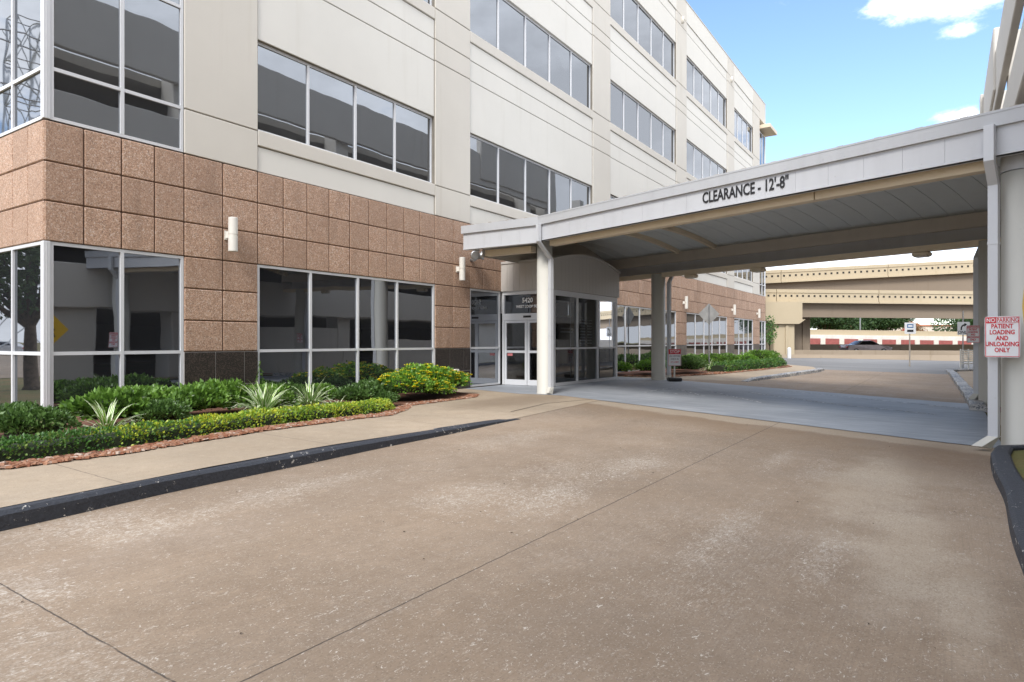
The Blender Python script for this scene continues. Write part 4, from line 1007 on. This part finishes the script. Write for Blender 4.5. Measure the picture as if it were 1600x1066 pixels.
# ------------------------------------------------------------------ overpasses and the far side; frame (r, Z, z) = right, ahead, up
def overpass(label, Z, r0, r1, zt0, zt1, ph, gh, dep, hole, nh, joint, shear=0.0):
    e = empty('highway_overpass', vw((r0 + r1) / 2, Z + dep / 2, 0)); tag(e, label, 'overpass', 'tan highway overpasses')
    top = lambda r: zt0 + (zt1 - zt0) * (r - 23.5) / 18.5
    fr = lambda r: Z - shear * (r - 23.5)
    b = MB(); cuts = sorted([r0] + [j for j in joint if r0 < j < r1] + [r1])
    for a, c in zip(cuts, cuts[1:]):
        def q(a, c, y0, y1, dz0, dz1):
            b.hull8([vw(a, fr(a) + y0, top(a) + dz0), vw(c, fr(c) + y0, top(c) + dz0), vw(c, fr(c) + y1, top(c) + dz0), vw(a, fr(a) + y1, top(a) + dz0),
                     vw(a, fr(a) + y0, top(a) + dz1), vw(c, fr(c) + y0, top(c) + dz1), vw(c, fr(c) + y1, top(c) + dz1), vw(a, fr(a) + y1, top(a) + dz1)])
        q(a + .03, c - .03, 0, .35, -ph, 0); q(a + .03, c - .03, -.06, .0, -.32, -.02); q(a + .03, c - .03, -.12, -.0, -ph - .02, -ph + .12)
    b.build('parapet', M['overpass'], e)
    b = MB(); r = r0 + .4; i = 0
    while r < r1:
        b.hull8([vw(r, fr(r) - .02, top(r) - ph * .56), vw(r + hole, fr(r) - .02, top(r) - ph * .56), vw(r + hole, fr(r) + .01, top(r) - ph * .56), vw(r, fr(r) + .01, top(r) - ph * .56),
                 vw(r, fr(r) - .02, top(r) - ph * .56 + hole), vw(r + hole, fr(r) - .02, top(r) - ph * .56 + hole), vw(r + hole, fr(r) + .01, top(r) - ph * .56 + hole), vw(r, fr(r) + .01, top(r) - ph * .56 + hole)])
        r += nh
    b.build('drain_holes', M['void'], e)
    b = MB()
    def q2(y0, y1, dz0, dz1):
        b.hull8([vw(r0, fr(r0) + y0, top(r0) + dz0), vw(r1, fr(r1) + y0, top(r1) + dz0), vw(r1, fr(r1) + y1, top(r1) + dz0), vw(r0, fr(r0) + y1, top(r0) + dz0),
                 vw(r0, fr(r0) + y0, top(r0) + dz1), vw(r1, fr(r1) + y0, top(r1) + dz1), vw(r1, fr(r1) + y1, top(r1) + dz1), vw(r0, fr(r0) + y1, top(r0) + dz1)])
    q2(.36, dep, -ph - .02, -ph + .3)
    for k in range(4): q2(.5 + k * (dep - 1.4) / 3, .9 + k * (dep - 1.4) / 3, -ph - gh + (.3 + .22 * k if k else 0), -ph - .03)
    b.build('girder', M['girder'], e)
    b = MB()
    b.hull8([vw(r0, fr(r0) + dep - .3, top(r0) - ph), vw(r1, fr(r1) + dep - .3, top(r1) - ph), vw(r1, fr(r1) + dep + .05, top(r1) - ph), vw(r0, fr(r0) + dep + .05, top(r0) - ph),
             vw(r0, fr(r0) + dep - .3, top(r0)), vw(r1, fr(r1) + dep - .3, top(r1)), vw(r1, fr(r1) + dep + .05, top(r1)), vw(r0, fr(r0) + dep + .05, top(r0))]); b.build('rear_parapet', M['overpass'], e)
    return e
overpass('lower tan highway overpass with a row of dark drain holes', 60, 4, 150, 6.28, 6.10, 1.22, 1.30, 11, .17, .53, [24.3, 33.7, 48])
overpass('upper tan highway overpass with dark drain holes, rising to the right', 66, 0, 160, 8.55, 9.50, 1.30, 1.95, 11, .19, .60, [27.2, 38, 55])
def pier(label, r, Z, w, d, zt, capw, caph, m='overpass', sidecap=0):
    e = empty('overpass_pier', vw(r, Z, 0)); tag(e, label, 'pier')
    b = MB(); T = lambda a, q, z: vw(r + a, Z + q, z)
    b.cbox(-w / 2, w / 2, 0, d, -.3, zt - caph, .06, 0, T)
    b.cbox(w * .05, w * .20, -.10, .02, -.3, zt - caph - .1, .02, 0, T)
    b.build('column', M[m], e)
    b = MB(); b.hull8([T(-capw * .34, -.3, zt - caph), T(capw * .34, -.3, zt - caph), T(capw * .34, d + .3, zt - caph), T(-capw * .34, d + .3, zt - caph), T(-capw * .5, -.3, zt - caph * .8), T(capw * .5, -.3, zt - caph * .8), T(capw * .5, d + .3, zt - caph * .8), T(-capw * .5, d + .3, zt - caph * .8)])
    b.box(-capw * .5, capw * .42, -.3, d + .3, zt - caph * .8 + .001, zt - .01, 0, T); b.build('pier_cap', M[m], e); return e
pier('tan pier with a stepped wide head next to the far building corner', 24.6, 59.0, 1.9, 2.4, 5.05, 3.6, 2.0)
pier('plain brown pier beside the stepped pier under the lower overpass', 27.7, 62.5, 1.75, 2, 3.9, 1.8, .3, 'girder')
pier('tan upper pier head between the two overpasses', 26.0, 67.5, 2.0, 2, 7.25, 2.6, 1.6)
def wall(name, label, cat, m, pts, th, zb, group=None):
    e = None; b = MB()
    for (r0, Z0, z0), (r1, Z1, z1) in zip(pts, pts[1:]):
        b.hull8([vw(r0, Z0, zb), vw(r1, Z1, zb), vw(r1, Z1 + th, zb), vw(r0, Z0 + th, zb), vw(r0, Z0, z0), vw(r1, Z1, z1), vw(r1, Z1 + th, z1), vw(r0, Z0 + th, z0)])
    o = b.build(name, m); tag(o, label, cat, group); return o
o = wall('concrete_barrier', 'low brown stained concrete barrier along the far side of the road', 'barrier', M['barrier'], [(10, 62, .70), (27, 60.5, .68), (38.5, 55.5, .68)], .45, -.3)
b = MB(); b.hull8([vw(10, 61.7, -.2), vw(38.5, 55.2, -.2), vw(38.5, 55.5, -.2), vw(10, 62, -.2), vw(10, 61.85, .3), vw(38.5, 55.35, .3), vw(38.5, 55.5, .3), vw(10, 62, .3)])
b.build('foot', M['barrier'], o)
o = wall('concrete_barrier', 'graffiti marked end section of concrete barrier behind the bus sign', 'barrier', M['barrier'], [(38.6, 55.4, .62), (110, 43, .62)], .45, -.3)
wall('retaining_wall', 'rough stained retaining wall between the barrier and the red wall', 'wall', M['barrier'], [(10, 80, 1.15), (60, 80, 1.1), (170, 74, 1.1)], .6, -.3)
e = empty('boundary_wall', vw(50, 92, 0)); tag(e, 'low wall of red panels between white posts beyond the highway', 'wall')
b = MB(); b.hull8([vw(20, 92, .3), vw(100, 92, .3), vw(100, 92.3, .3), vw(20, 92.3, .3), vw(20, 92, 2.3), vw(100, 92, .95), vw(100, 92.3, .95), vw(20, 92.3, 2.3)]); b.build('red_panel', M['redwall'], e)
for k in range(24):
    r = 22.5 + k * 2.66; zt = 2.3 - (r - 20) * .0169; b = MB(); b.box(-.33, .33, -.12, .35, .3, zt + .02, 0, lambda a, q, z: vw(r + a, 92 + q, z)); b.build('post', M['lampwhite'], e)
b = MB(); b.hull8([vw(18, 93, 1.0), vw(100, 93, .4), vw(100, 94, .4), vw(18, 94, 1.0), vw(18, 93, 3.55), vw(100, 93, 2.35), vw(100, 94, 2.35), vw(18, 94, 3.55)]); b.build('concrete_parapet', M['overpass'], e)
b = MB(); b.hull8([vw(18, 92.6, 2.0), vw(100, 92.6, 1.0), vw(100, 92.99, 1.0), vw(18, 92.99, 2.0), vw(18, 92.6, 2.75), vw(100, 92.6, 1.75), vw(100, 92.99, 1.75), vw(18, 92.99, 2.75)]); b.build('kerb_band', M['lampwhite'], e)
# store far away
e = empty('store', vw(95, 150, 0)); tag(e, 'low cream store with an orange gabled roof and a round red mark on its wall', 'building')
b = MB(); b.box(86, 94.5, 150, 165, 0, 5.2, 0, vw); b.box(94.6, 125, 151, 168, 0, 5.0, 0, vw); b.build('wall', M['storewall'], e)
b = MB(); b.hull8([vw(85.5, 149.5, 5.2), vw(94.6, 149.5, 5.0), vw(94.6, 166, 5.0), vw(85.5, 166, 5.2), vw(86.5, 149.5, 6.0), vw(91, 149.6, 6.3), vw(91, 166, 6.3), vw(86.5, 166, 6.0)]); b.box(94.7, 125, 150.8, 168.3, 5.01, 5.35, 0, vw); b.build('roof', M['roof_or'], e)
b = MB()
b.tube([Vector(vw(90.4, 149.9, 3.6)), Vector(vw(90.4, 149.98, 3.6))], .95, 16); b.build('round_mark', M['red'], e)
b = MB(); b.tube([Vector(vw(90.4, 149.8, 3.6)), Vector(vw(90.4, 149.88, 3.6))], .35, 12); b.build('mark_centre', M['white'], e)
for r, Z, h, lab in ((51.2, 96, 13.4, 'tall thin mast rising above the upper overpass'), (60, 120, 15.2, 'thin antenna mast with short arms above the upper overpass')):
    e = empty('mast', vw(r, Z, 0)); tag(e, lab, 'mast'); b = MB(); b.tube([vw(r, Z, 0), vw(r, Z, h)], [.09, .05], 8); b.build('pole', M['silver'], e)
    if Z > 100:
        b = MB(); b.cbox(-1.3, 1.3, -.06, .06, h - 1.5, h - 1.3, .02, 0, lambda a, q, z: vw(r + a, Z + q, z)); b.cbox(-.9, -.75, -.06, .06, h - 1.29, h - .6, .02, 0, lambda a, q, z: vw(r + a, Z + q, z)); b.cbox(.75, .9, -.06, .06, h - 1.29, h - .6, .02, 0, lambda a, q, z: vw(r + a, Z + q, z)); b.build('arm', M['silver'], e)
e = empty('bollard', vw(24.2, 57, 0)); tag(e, 'small white bollard in front of the stepped pier', 'bollard')
b = MB(); b.tube([vw(24.2, 57, -.1), vw(24.2, 57, .85), vw(24.2, 57, .95)], [.16, .16, .08], 12); b.build('post', M['white'], e)

# cars
def car(loc, rz, paint, label):
    e = empty('car', loc, rz); tag(e, label, 'car')
    prof = [(-2.25, .35), (-2.3, .75), (-2.15, .95), (-1.35, 1.02), (-.75, 1.40), (.35, 1.43), (1.05, 1.02), (1.95, .86), (2.3, .66), (2.3, .35)]
    b = MB(); n = len(prof); sec = [(-.88, .0, .97), (-.80, .04, 1), (-.3, .06, 1.02), (.3, .06, 1.02), (.80, .04, 1), (.88, .0, .97)]
    V = []
    for y, up, sc in sec:
        for x, z in prof:
            tk = max(0, (z - .95) / .5); yy = y * (1 - .2 * tk); V.append((x * sc, yy, z + (up if z > .9 else 0)))
    b.v = V
    for k in range(len(sec) - 1):
        for j in range(n): b.f.append((k * n + j, k * n + (j + 1) % n, (k + 1) * n + (j + 1) % n, (k + 1) * n + j)); b.mi.append(0)
    b.f.append(tuple(range(n))); b.f.append(tuple((len(sec) - 1) * n + j for j in range(n))); b.mi += [0, 0]
    b.build('body', M[paint], e, world=False)
    for s_ in (-1, 1):
        b = MB(); q = [(-1.15, 1.03), (-.70, 1.36), (.33, 1.38), (.92, 1.03)]; b.face([(x, s_ * (.86 * (1 - .2 * max(0, (z - .95) / .5)) + .025), z) for x, z in q]); b.build('side_window', M['car_glass'], e, world=False)
        for x in (-1.42, 1.42):
            b = MB(); b.tube([(x, s_ * .68, .33), (x, s_ * .9, .33)], .33, 18); w = b.build('wheel', M['dark'], e, world=False)
            b = MB(); b.tube([(x, s_ * .88, .33), (x, s_ * .91, .33)], .2, 12); b.build('rim', M['silver'], w, world=False)
        b = MB(); b.cbox(2.2, 2.32, s_ * .7 - .15, s_ * .7 + .15, .62, .76, .02); b.build('headlight', M['white'], e, world=False)
        b = MB(); b.cbox(-2.33, -2.22, s_ * .7 - .15, s_ * .7 + .15, .72, .86, .02); b.build('tail_light', M['red'], e, world=False)
    b = MB(); b.face([(1.10, -.72, 1.06), (1.10, .72, 1.06), (.42, .60, 1.46), (.42, -.60, 1.46)]); b.build('windscreen', M['car_glass'], e, world=False)
    return e
hd = math.atan2(-.8321, .5547)
car(vw(36.8, 68, .10), hd, 'carpaint', 'dark maroon car driving behind the concrete barrier')
car((-20, 88, 0), .9, 'carwhite', 'white parked car seen reflected in the corner window glass')

# ------------------------------------------------------------------ plants
class Leaves(MB):
    def leaf(s, p, d, up, L, w, fold=.25, mi=0):
        d = d.normalized(); sd = d.cross(up)
        if sd.length < 1e-3: sd = Vector((1, 0, 0))
        sd.normalize(); n = sd.cross(d)
        m = p + d * L * .45; t = p + d * L; a = m + sd * w + n * w * fold; c = m - sd * w + n * w * fold
        i = len(s.v); s.v += [tuple(p), tuple(a), tuple(t), tuple(c)]; s.f.append((i, i + 1, i + 2)); s.f.append((i, i + 2, i + 3)); s.mi += [mi, mi]
def rv(r): 
    while True:
        v = Vector((r.uniform(-1, 1), r.uniform(-1, 1), r.uniform(-1, 1)))
        if .01 < v.length < 1: return v.normalized()
def bush_mesh(seed, rx, ry, h, n, L, w, flower=0, lump=.22, up=.5):
    r = random.Random(seed); b = Leaves(); core = MB()
    off = Vector((seed * 7.1, seed * 3.3, 0))
    def rad(d): return 1 + lump * (noise.noise(d * 1.9 + off) * 1.6 + .5 * noise.noise(d * 4.5 + off))
    for _ in range(n):
        d = rv(r)
        if d.z < -.25: d.z = -d.z * .5; d.normalize()
        k = rad(d) * (1 - .38 * r.random() ** 2.2)
        p = Vector((d.x * rx * k, d.y * ry * k, h * .48 + d.z * h * .52 * k))
        if p.z < .01: p.z = .01 + r.random() * .06
        dd = (d + rv(r) * .9 + Vector((0, 0, up))).normalized()
        b.leaf(p, dd, rv(r), L * r.uniform(.6, 1.25), w * r.uniform(.7, 1.2))
    if flower:
        for _ in range(flower):
            d = rv(r); d.z = abs(d.z) * .9 + .1; d.normalize(); k = rad(d) * 1.06
            p = Vector((d.x * rx * k, d.y * ry * k, h * .48 + d.z * h * .52 * k)); q = r.uniform(.034, .050)
            for t in range(5):
                a = t * 1.257; b.leaf(p, Vector((math.cos(a), math.sin(a), .4)), Vector((0, 0, 1)), q * 1.3, q * .6, 0, 1)
    # dark inner shell, shade between the leaves put into its colour
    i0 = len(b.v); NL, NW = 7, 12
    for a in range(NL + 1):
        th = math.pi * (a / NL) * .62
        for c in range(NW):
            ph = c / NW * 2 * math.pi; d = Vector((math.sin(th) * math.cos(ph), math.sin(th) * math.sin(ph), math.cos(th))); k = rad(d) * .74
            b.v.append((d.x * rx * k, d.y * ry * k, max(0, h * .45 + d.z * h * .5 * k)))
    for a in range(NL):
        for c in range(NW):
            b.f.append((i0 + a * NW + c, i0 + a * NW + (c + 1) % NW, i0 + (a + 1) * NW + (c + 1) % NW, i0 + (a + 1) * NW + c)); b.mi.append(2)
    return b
def put(name, b, mats, loc, rz, label, cat, group=None):
    e = empty(name, loc, rz); tag(e, label, cat, group)
    me_mi = b.mi
    lf = MB(); st = MB(); fl = MB()
    # split into parts: foliage, twigs, flowers
    for idx, nm, m in ((0, 'foliage', mats[0]), (2, 'shade_core', M['core']), (1, 'flowers', M['petal'])):
        fs = [f for f, i in zip(b.f, b.mi) if i == idx]
        if not fs: continue
        used = {}; V = []
        F = []
        for f in fs:
            t = []
            for v in f:
                if v not in used: used[v] = len(V); V.append(b.v[v])
                t.append(used[v])
            F.append(tuple(t))
        q = MB(); q.v = V; q.f = F; q.mi = [0] * len(F); qo = q.build(nm, m, e, world=False)
        if nm == 'flowers': qo['kind'] = 'stuff'
    return e
def zb(x, y): return kh(x) + gz(y) + .02
PROT = {}
def place(kind, seed, x, y, rz, sc, label, cat, group, name='shrub', z=None):
    key = (kind, seed)
    specs = {'dark': (.56, .50, .50, 1900, .092, .033, 0, 'leaf_dark'), 'deep': (.52, .46, .48, 1900, .080, .028, 0, 'leaf_deep'),
             'lantana': (.66, .55, .62, 2400, .062, .023, 120, 'leaf_lime'), 'lime': (.6, .5, .55, 1700, .060, .020, 0, 'leaf_lime'), 'far': (.8, .65, .75, 1300, .11, .036, 0, 'leaf_dark'), 'fardeep': (.8, .65, .75, 1300, .11, .036, 0, 'leaf_deep')}
    rx, ry, h, n, L, w, fl, m = specs[kind]
    zz = zb(x, y) if z is None else z
    if key not in PROT:
        e = put(name, bush_mesh(seed, rx, ry, h, n, L, w, fl), [M[m]], (x, y, zz), rz, label, cat, group); PROT[key] = e
    else:
        e = copy_tree(PROT[key]); e.name = name; e.location = (x, y, zz); e.rotation_euler = (0, 0, rz); tag(e, label, cat, group)
    e.scale = (sc, sc, sc if not isinstance(sc, tuple) else sc[2]); return e
G1 = 'shrubs in the near planting bed'
near = [
 ('deep', 1, 3.05, 10.15, .2, 1.0, 'dark green shrub cut off by the left edge of the photo'),
 ('deep', 2, 3.62, 10.35, 1.4, .98, 'dark green shrub just left of the white corner post'),
 ('deep', 1, 3.55, 9.75, 3.4, .85, 'low dark shrub in front, left of the white corner post'),
 ('dark', 3, 4.86, 10.45, .4, 1.04, 'glossy green shrub just right of the white corner post'),
 ('dark', 4, 5.55, 10.62, 2.2, 1.0, 'glossy green shrub below the middle bar of the corner window'),
 ('deep', 2, 5.35, 10.05, 4.1, .86, 'darker low shrub right of the small striped plant'),
 ('dark', 5, 6.3, 10.75, 1.1, 1.08, 'glossy green shrub under the right pane of the corner window'),
 ('dark', 3, 6.95, 10.95, 3.9, 1.1, 'glossy green shrub at the left end of the black granite base'),
 ('dark', 4, 5.9, 11.5, 5.1, 1.0, 'green shrub against the corner window glass'),
 ('dark', 5, 8.1, 11.35, .6, 1.02, 'glossy green shrub in front of the black granite between the windows'),
 ('dark', 3, 7.45, 10.45, 5.3, .95, 'green shrub left of the large striped plant'),
 ('deep', 1, 8.9, 11.55, 2.6, .95, 'dark shrub behind the large striped plants'),
 ('dark', 4, 9.6, 11.55, .2, .85, 'green shrub behind the second striped plant under the long window'),
 ('deep', 2, 10.0, 10.75, 3.0, .95, 'deep green shrub right of the striped plants'),
 ('deep', 1, 10.9, 11.2, .9, 1.08, 'rounded deep green shrub left of the yellow flowers'),
 ('deep', 2, 10.35, 10.35, 5.4, .72, 'small deep green shrub at the end of the clipped hedge'),
 ('deep', 5, 11.5, 11.7, 1.9, 1.0, 'deep green shrub behind the left of the yellow flowers')]
for kd, sd, x, y, rz, sc, lab in near: place(kd, sd, x, y, rz, sc * rnd.uniform(.88, 1.02), lab, 'shrub', G1)
G2 = 'yellow flowering shrubs by the entrance'
for sd, x, y, rz, sc, lab in ((11, 11.75, 10.95, 0, 1.1, 'yellow flowering shrub, leftmost of the flowering ones'), (12, 12.75, 11.25, 1.3, 1.3, 'yellow flowering shrub, tallest in the middle of the flowering ones'), (11, 13.6, 11.35, 2.5, 1.08, 'yellow flowering shrub, nearest the sliding doors'), (12, 12.6, 10.65, 4.4, .72, 'low yellow flowering shrub at the front of the flowering ones')):
    place('lantana', sd, x, y, rz, sc, lab, 'shrub', G2, 'flowering_shrub')
G3 = 'shrubs in the far planting bed'
far = [('lime', 21, 26.2, 10.5, 0, 1.15, 'bright green shrub left of the rear canopy column'), ('lime', 22, 27.3, 10.7, 2, 1.15, 'bright green shrub behind the rear canopy column'), ('lime', 21, 25.6, 11.6, 4, 1.0, 'bright green shrub against the glass beside the entrance box'),
       ('fardeep', 31, 28.0, 9.6, 1, 1.0, 'dark round shrub right behind the portable stop sign'), ('fardeep', 32, 29.3, 9.7, 3, .95, 'dark shrub, second one right of the portable stop sign'), ('fardeep', 31, 30.6, 10.6, 5, .9, 'dark shrub left of the diamond sign post'),
       ('far', 33, 32.5, 10.8, 1, .95, 'green shrub just left of the diamond sign post'), ('far', 34, 34.3, 11.0, 2, .95, 'green shrub just right of the diamond sign post'), ('far', 33, 36.0, 10.6, 4, .95, 'green shrub under the far windows'), ('far', 34, 37.6, 10.4, 0, .95, 'green shrub under the far granite pillar'),
       ('lime', 22, 39.2, 9.8, 1, 1.25, 'light green shrub near the far end of the bed'), ('far', 33, 40.6, 9.3, 5, 1.15, 'tall leafy shrub, last but one in the far bed'), ('far', 34, 41.9, 9.2, 3, 1.1, 'tall leafy shrub at the far tip of the bed')]
for kd, sd, x, y, rz, sc, lab in far: place(kd, sd, x, y, rz, sc, lab, 'shrub', G3, z=.03)
# clipped low hedges
def hedge(path, w, h, n, L, lw, lab, mats, split=None, zf=zb, seed=5):
    r = random.Random(seed); A = Leaves(); Bm = Leaves(); seg_ = []; tot = 0
    for p, q in zip(path, path[1:]): l = math.dist(p, q); seg_.append((p, q, tot, l)); tot += l
    def at(s):
        for p, q, t0, l in seg_:
            if s <= t0 + l: k = (s - t0) / l; return p[0] + (q[0] - p[0]) * k, p[1] + (q[1] - p[1]) * k, (q[0] - p[0]) / l, (q[1] - p[1]) / l
        return q[0], q[1], (q[0] - p[0]) / l, (q[1] - p[1]) / l
    for _ in range(n):
        s = r.uniform(0, tot); x, y, dx, dy = at(s); th = r.uniform(-.15, math.pi + .15); k = 1 - .25 * r.random() ** 2
        wob = 1 + .22 * noise.noise(Vector((s * 2.2, th, seed))) + .10 * noise.noise(Vector((s * 7, th * 2, seed)))
        endt = min(1, .35 + s / .3, .35 + (tot - s) / .3)
        sw = math.copysign(abs(math.cos(th)) ** .7, math.cos(th)) * w / 2 * k * wob; z = max(.0, math.sin(th)) ** .6 * h * k * wob * endt
        p = Vector((x - dy * sw, y + dx * sw, zf(x, y) + z)); d = Vector((-dy * math.cos(th), dx * math.cos(th), math.sin(th) + .4)) + rv(r) * .8
        T = A if (split is None or (noise.noise(Vector((s * .9, 0, 3))) * .8 + (s / tot - split) * 5 + r.uniform(-.4, .4)) < 0) else Bm
        T.leaf(p, d, rv(r), L * r.uniform(.6, 1.2), lw)
    e = empty('hedge', (path[0][0], path[0][1], zf(*path[0]))); tag(e, lab, 'hedge')
    A.build('foliage', mats[0], e)
    if split is not None: Bm.build('yellow_foliage', mats[1], e)
    c = MB(); P = [];
    k = 0
    while k < tot: x, y, _, _ = at(k); P.append((x, y, zf(x, y) - .02)); k += .4
    c.sweep(P, [(-w * .38, 0), (-w * .33, h * .6), (-w * .15, h * .78), (w * .15, h * .78), (w * .33, h * .6), (w * .38, 0)]); c.build('shade_core', M['core'], e)  # dark core, the shade inside the hedge as colour
hedge([(-2.0, 8.15), (2.6, 8.62), (3.9, 8.62), (5.0, 8.78), (6.2, 9.02), (7.6, 9.18), (8.8, 9.30), (9.6, 9.62), (9.95, 9.95)],   .52, .21, 15000, .042, .015, 'low clipped hedge, green turning yellow, edging the near bed along the sidewalk', [M['leaf_hedge'], M['leaf_yellow']], .56)
hedge([(30.8, 9.0), (34, 8.7), (38, 8.35), (41.6, 8.4)], .8, .42, 4500, .09, .03, 'low clipped green hedge edging the far bed', [M['leaf_hedge']], None, lambda x, y: .03, 9)
# striped strap-leaf plants
def blades(x, y, n, L, lab, seed, z=None):
    r = random.Random(seed); b = MB(); g_ = MB(); zz = zb(x, y) if z is None else z
    for i in range(n):
        a = r.random() * 6.283; el = r.uniform(.35, 1.45); l = L * r.uniform(.6, 1.1); w = .019 * L / .55 * r.uniform(.8, 1.2)
        d = Vector((math.cos(a), math.sin(a), 0)); sd = Vector((-d.y, d.x, 0)); p = Vector((x, y, zz)) + d * r.uniform(0, .05); ang = el; st = []
        for k in range(7):
            st.append((p.copy(), w * (1.0 if k < 4 else (1 - (k - 3) / 3.3)))); p = p + (d * math.cos(ang) + Vector((0, 0, 1)) * math.sin(ang)) * l / 6; ang -= (1.6 - el * .75) * .16 * r.uniform(.6, 1.5) * (1 + k * .25)
        for (p0, w0), (p1, w1) in zip(st, st[1:]):
            lift = Vector((0, 0, .002))
            g_.face([p0 - sd * w0 * .55, p0 + sd * w0 * .55, p1 + sd * w1 * .55, p1 - sd * w1 * .55])
            for s_ in (-1, 1): b.face([p0 + sd * s_ * w0 * .55 + lift, p0 + sd * s_ * w0 + lift, p1 + sd * s_ * w1 + lift, p1 + sd * s_ * w1 * .55 + lift])
    e = empty('striped_plant', (x, y, zz)); tag(e, lab, 'plant', 'cream striped strap leaf plants')
    g_.build('blades', M['leaf_lime'], e); b.build('leaf_margins', M['blade_edge'], e)
M['blade_edge'] = plain('cream_leaf_margin', (.78, .80, .60), .5, 0, .1)
blades(4.35, 9.55, 60, .62, 'small striped strap leaf plant below the corner window, leftmost one', 1)
blades(6.95, 9.75, 150, .74, 'largest striped strap leaf plant, in front of the long window left end', 2)
blades(7.35, 10.1, 80, .62, 'striped strap leaf plant tucked behind the largest one', 6)
blades(8.5, 10.45, 130, .70, 'striped strap leaf plant right of the largest one', 3)
blades(8.55, 9.75, 34, .42, 'very small striped tuft behind the hedge', 4)
blades(31.6, 9.6, 60, .7, 'striped strap leaf plant in the far bed left of the diamond sign', 5, .03)
# thin weed stalk with tiny leaves
e = empty('tall_weed', (8.0, 11.9, .05)); tag(e, 'thin stalk rising above the shrubs against the long window', 'plant')
b = Leaves(); r_ = random.Random(8)
for q in ((0, .95, .1), (.25, .82, -.15)):
    x, y, z = 8.1 + q[0], 11.7, .1; P = [(x + q[2] * t * t, y - .1 * t, z + q[1] * t) for t in (0, .3, .6, .85, 1)]; b.tube(P, .004, 5)
    for _ in range(30): t = r_.uniform(.5, 1); b.leaf(Vector((x + q[2] * t * t, y - .1 * t, z + q[1] * t)), rv(r_), rv(r_), .05, .012)
b.build('stalk', M['leaf_dark'], e)

def tree(name, loc, h, cr, n, L, lab, leafm='leaf_tree', trunk_h=None, tr=.18, seed=1, group=None, flat=.75, cat='tree'):
    r = random.Random(seed); e = empty(name, loc); tag(e, lab, cat, group); th = trunk_h or h * .35
    b = MB(); b.tube([(0, 0, -.1), (0, 0, .1), (.05, .02, th * .5), (.02, .05, th), (.1, .1, h * .7)], [tr * 1.5, tr, tr * .85, tr * .7, tr * .2], 10)
    cl = []
    for k in range(11):
        a = r.random() * 6.28; rr = r.uniform(.25, .85) * cr; c = Vector((math.cos(a) * rr, math.sin(a) * rr, th + (h - th) * r.uniform(.2, .85) - (rr / cr) * .15 * (h - th)))
        cl.append((c, cr * r.uniform(.32, .55))); b.tube([(.02, .05, th * .85), tuple(Vector((0, 0, th)).lerp(c, .5) + Vector((0, 0, .2))), tuple(c)], [tr * .5, tr * .3, tr * .08], 6)
    cl.append((Vector((0, 0, h - cr * .4)), cr * .45)); cl.append((Vector((0, 0, (h + th) / 2)), cr * .6))
    b.build('trunk', M['bark'], e, True, world=False)
    v = Leaves()
    for _ in range(n):
        c, q = cl[r.randrange(len(cl))]; d = rv(r); k = q * (1 - .5 * r.random() ** 1.6) * (1 + .25 * noise.noise(d * 2.3 + c)); p = c + Vector((d.x, d.y, d.z * flat)) * k
        v.leaf(p, d + rv(r) * .9, rv(r), L * r.uniform(.6, 1.3), L * .32)
    v.build('crown', M[leafm], e, world=False); return e
GT = 'trees beyond the highway'
tree('tree', vw(50.5, 105, 0), 8.0, 4.2, 9500, .36, 'round green tree beyond the highway, directly right of the brown pier', seed=2, group=GT)
tree('tree', vw(56.5, 110, 0), 7.8, 4.6, 9500, .36, 'wide green tree beyond the highway, in the middle of the row', seed=3, group=GT)
tree('tree', vw(61.5, 108, 0), 7.6, 4.4, 9500, .36, 'green tree beyond the highway, left of the orange roofed store', seed=4, group=GT)
tree('tree', vw(75.0, 107, 0), 6.6, 4.0, 5000, .34, 'dark green tree behind the turn only sign', seed=5, group=GT)
tree('tree', vw(80.5, 110, 0), 7.6, 4.4, 5000, .34, 'dark green tree beyond the highway at the canopy column, rightmost', seed=6, group=GT)
tree('autumn_tree', vw(72.5, 118, 0), 5.0, 2.2, 2200, .26, 'small rust coloured tree in front of the far store', 'leaf_autumn', seed=7)
tree('sapling', vw(21.75, 55, 0), 3.7, .75, 600, .16, 'slender sapling with yellow green leaves at the far building corner', 'leaf_hedge', seed=9, tr=.06, trunk_h=1.2)
tree('shade_tree', (.9, 23.5, 0), 6.8, 2.9, 7000, .22, 'dark tree with a bare trunk seen reflected in the corner glass', seed=12, trunk_h=2.2, tr=.2)

# lattice pylon, seen reflected in the corner glazing
e = empty('power_pylon', (-22.5, 90, 0)); tag(e, 'steel lattice power pylon seen reflected in the upper corner windows', 'pylon')
b = MB(); px_, py_ = -22.5, 90
lv = [(0, 4.2), (8, 3.3), (16, 2.4), (23, 1.7), (29, 1.4), (34, 1.4), (39, 1.1)]
cs = ((-1, -1), (1, -1), (1, 1), (-1, 1))
for (z0, w0), (z1, w1) in zip(lv, lv[1:]):
    for k in range(4):
        a, c = cs[k], cs[(k + 1) % 4]
        P = lambda q, z, w: (px_ + q[0] * w, py_ + q[1] * w, z)
        b.tube([P(a, z0, w0), P(a, z1, w1)], .13, 4); b.tube([P(a, z0, w0), P(c, z1, w1)], .07, 4); b.tube([P(c, z0, w0), P(a, z1, w1)], .07, 4); b.tube([P(a, z1, w1), P(c, z1, w1)], .07, 4)
b.build('lattice', M['silver'], e)
for z in (24, 30, 36):
    b = MB()
    for s_ in (-1, 1):
        b.tube([(px_, py_, z + 1.6), (px_ + s_ * 7, py_, z)], .09, 4); b.tube([(px_, py_, z), (px_ + s_ * 7, py_, z)], .09, 4)
        for t in (.2, .4, .6, .8): b.tube([(px_ + s_ * 7 * t, py_, z), (px_ + s_ * 7 * (t + .1), py_, z + 1.6 * (.9 - t))], .05, 4)
    b.build('cross_arm', M['silver'], e)
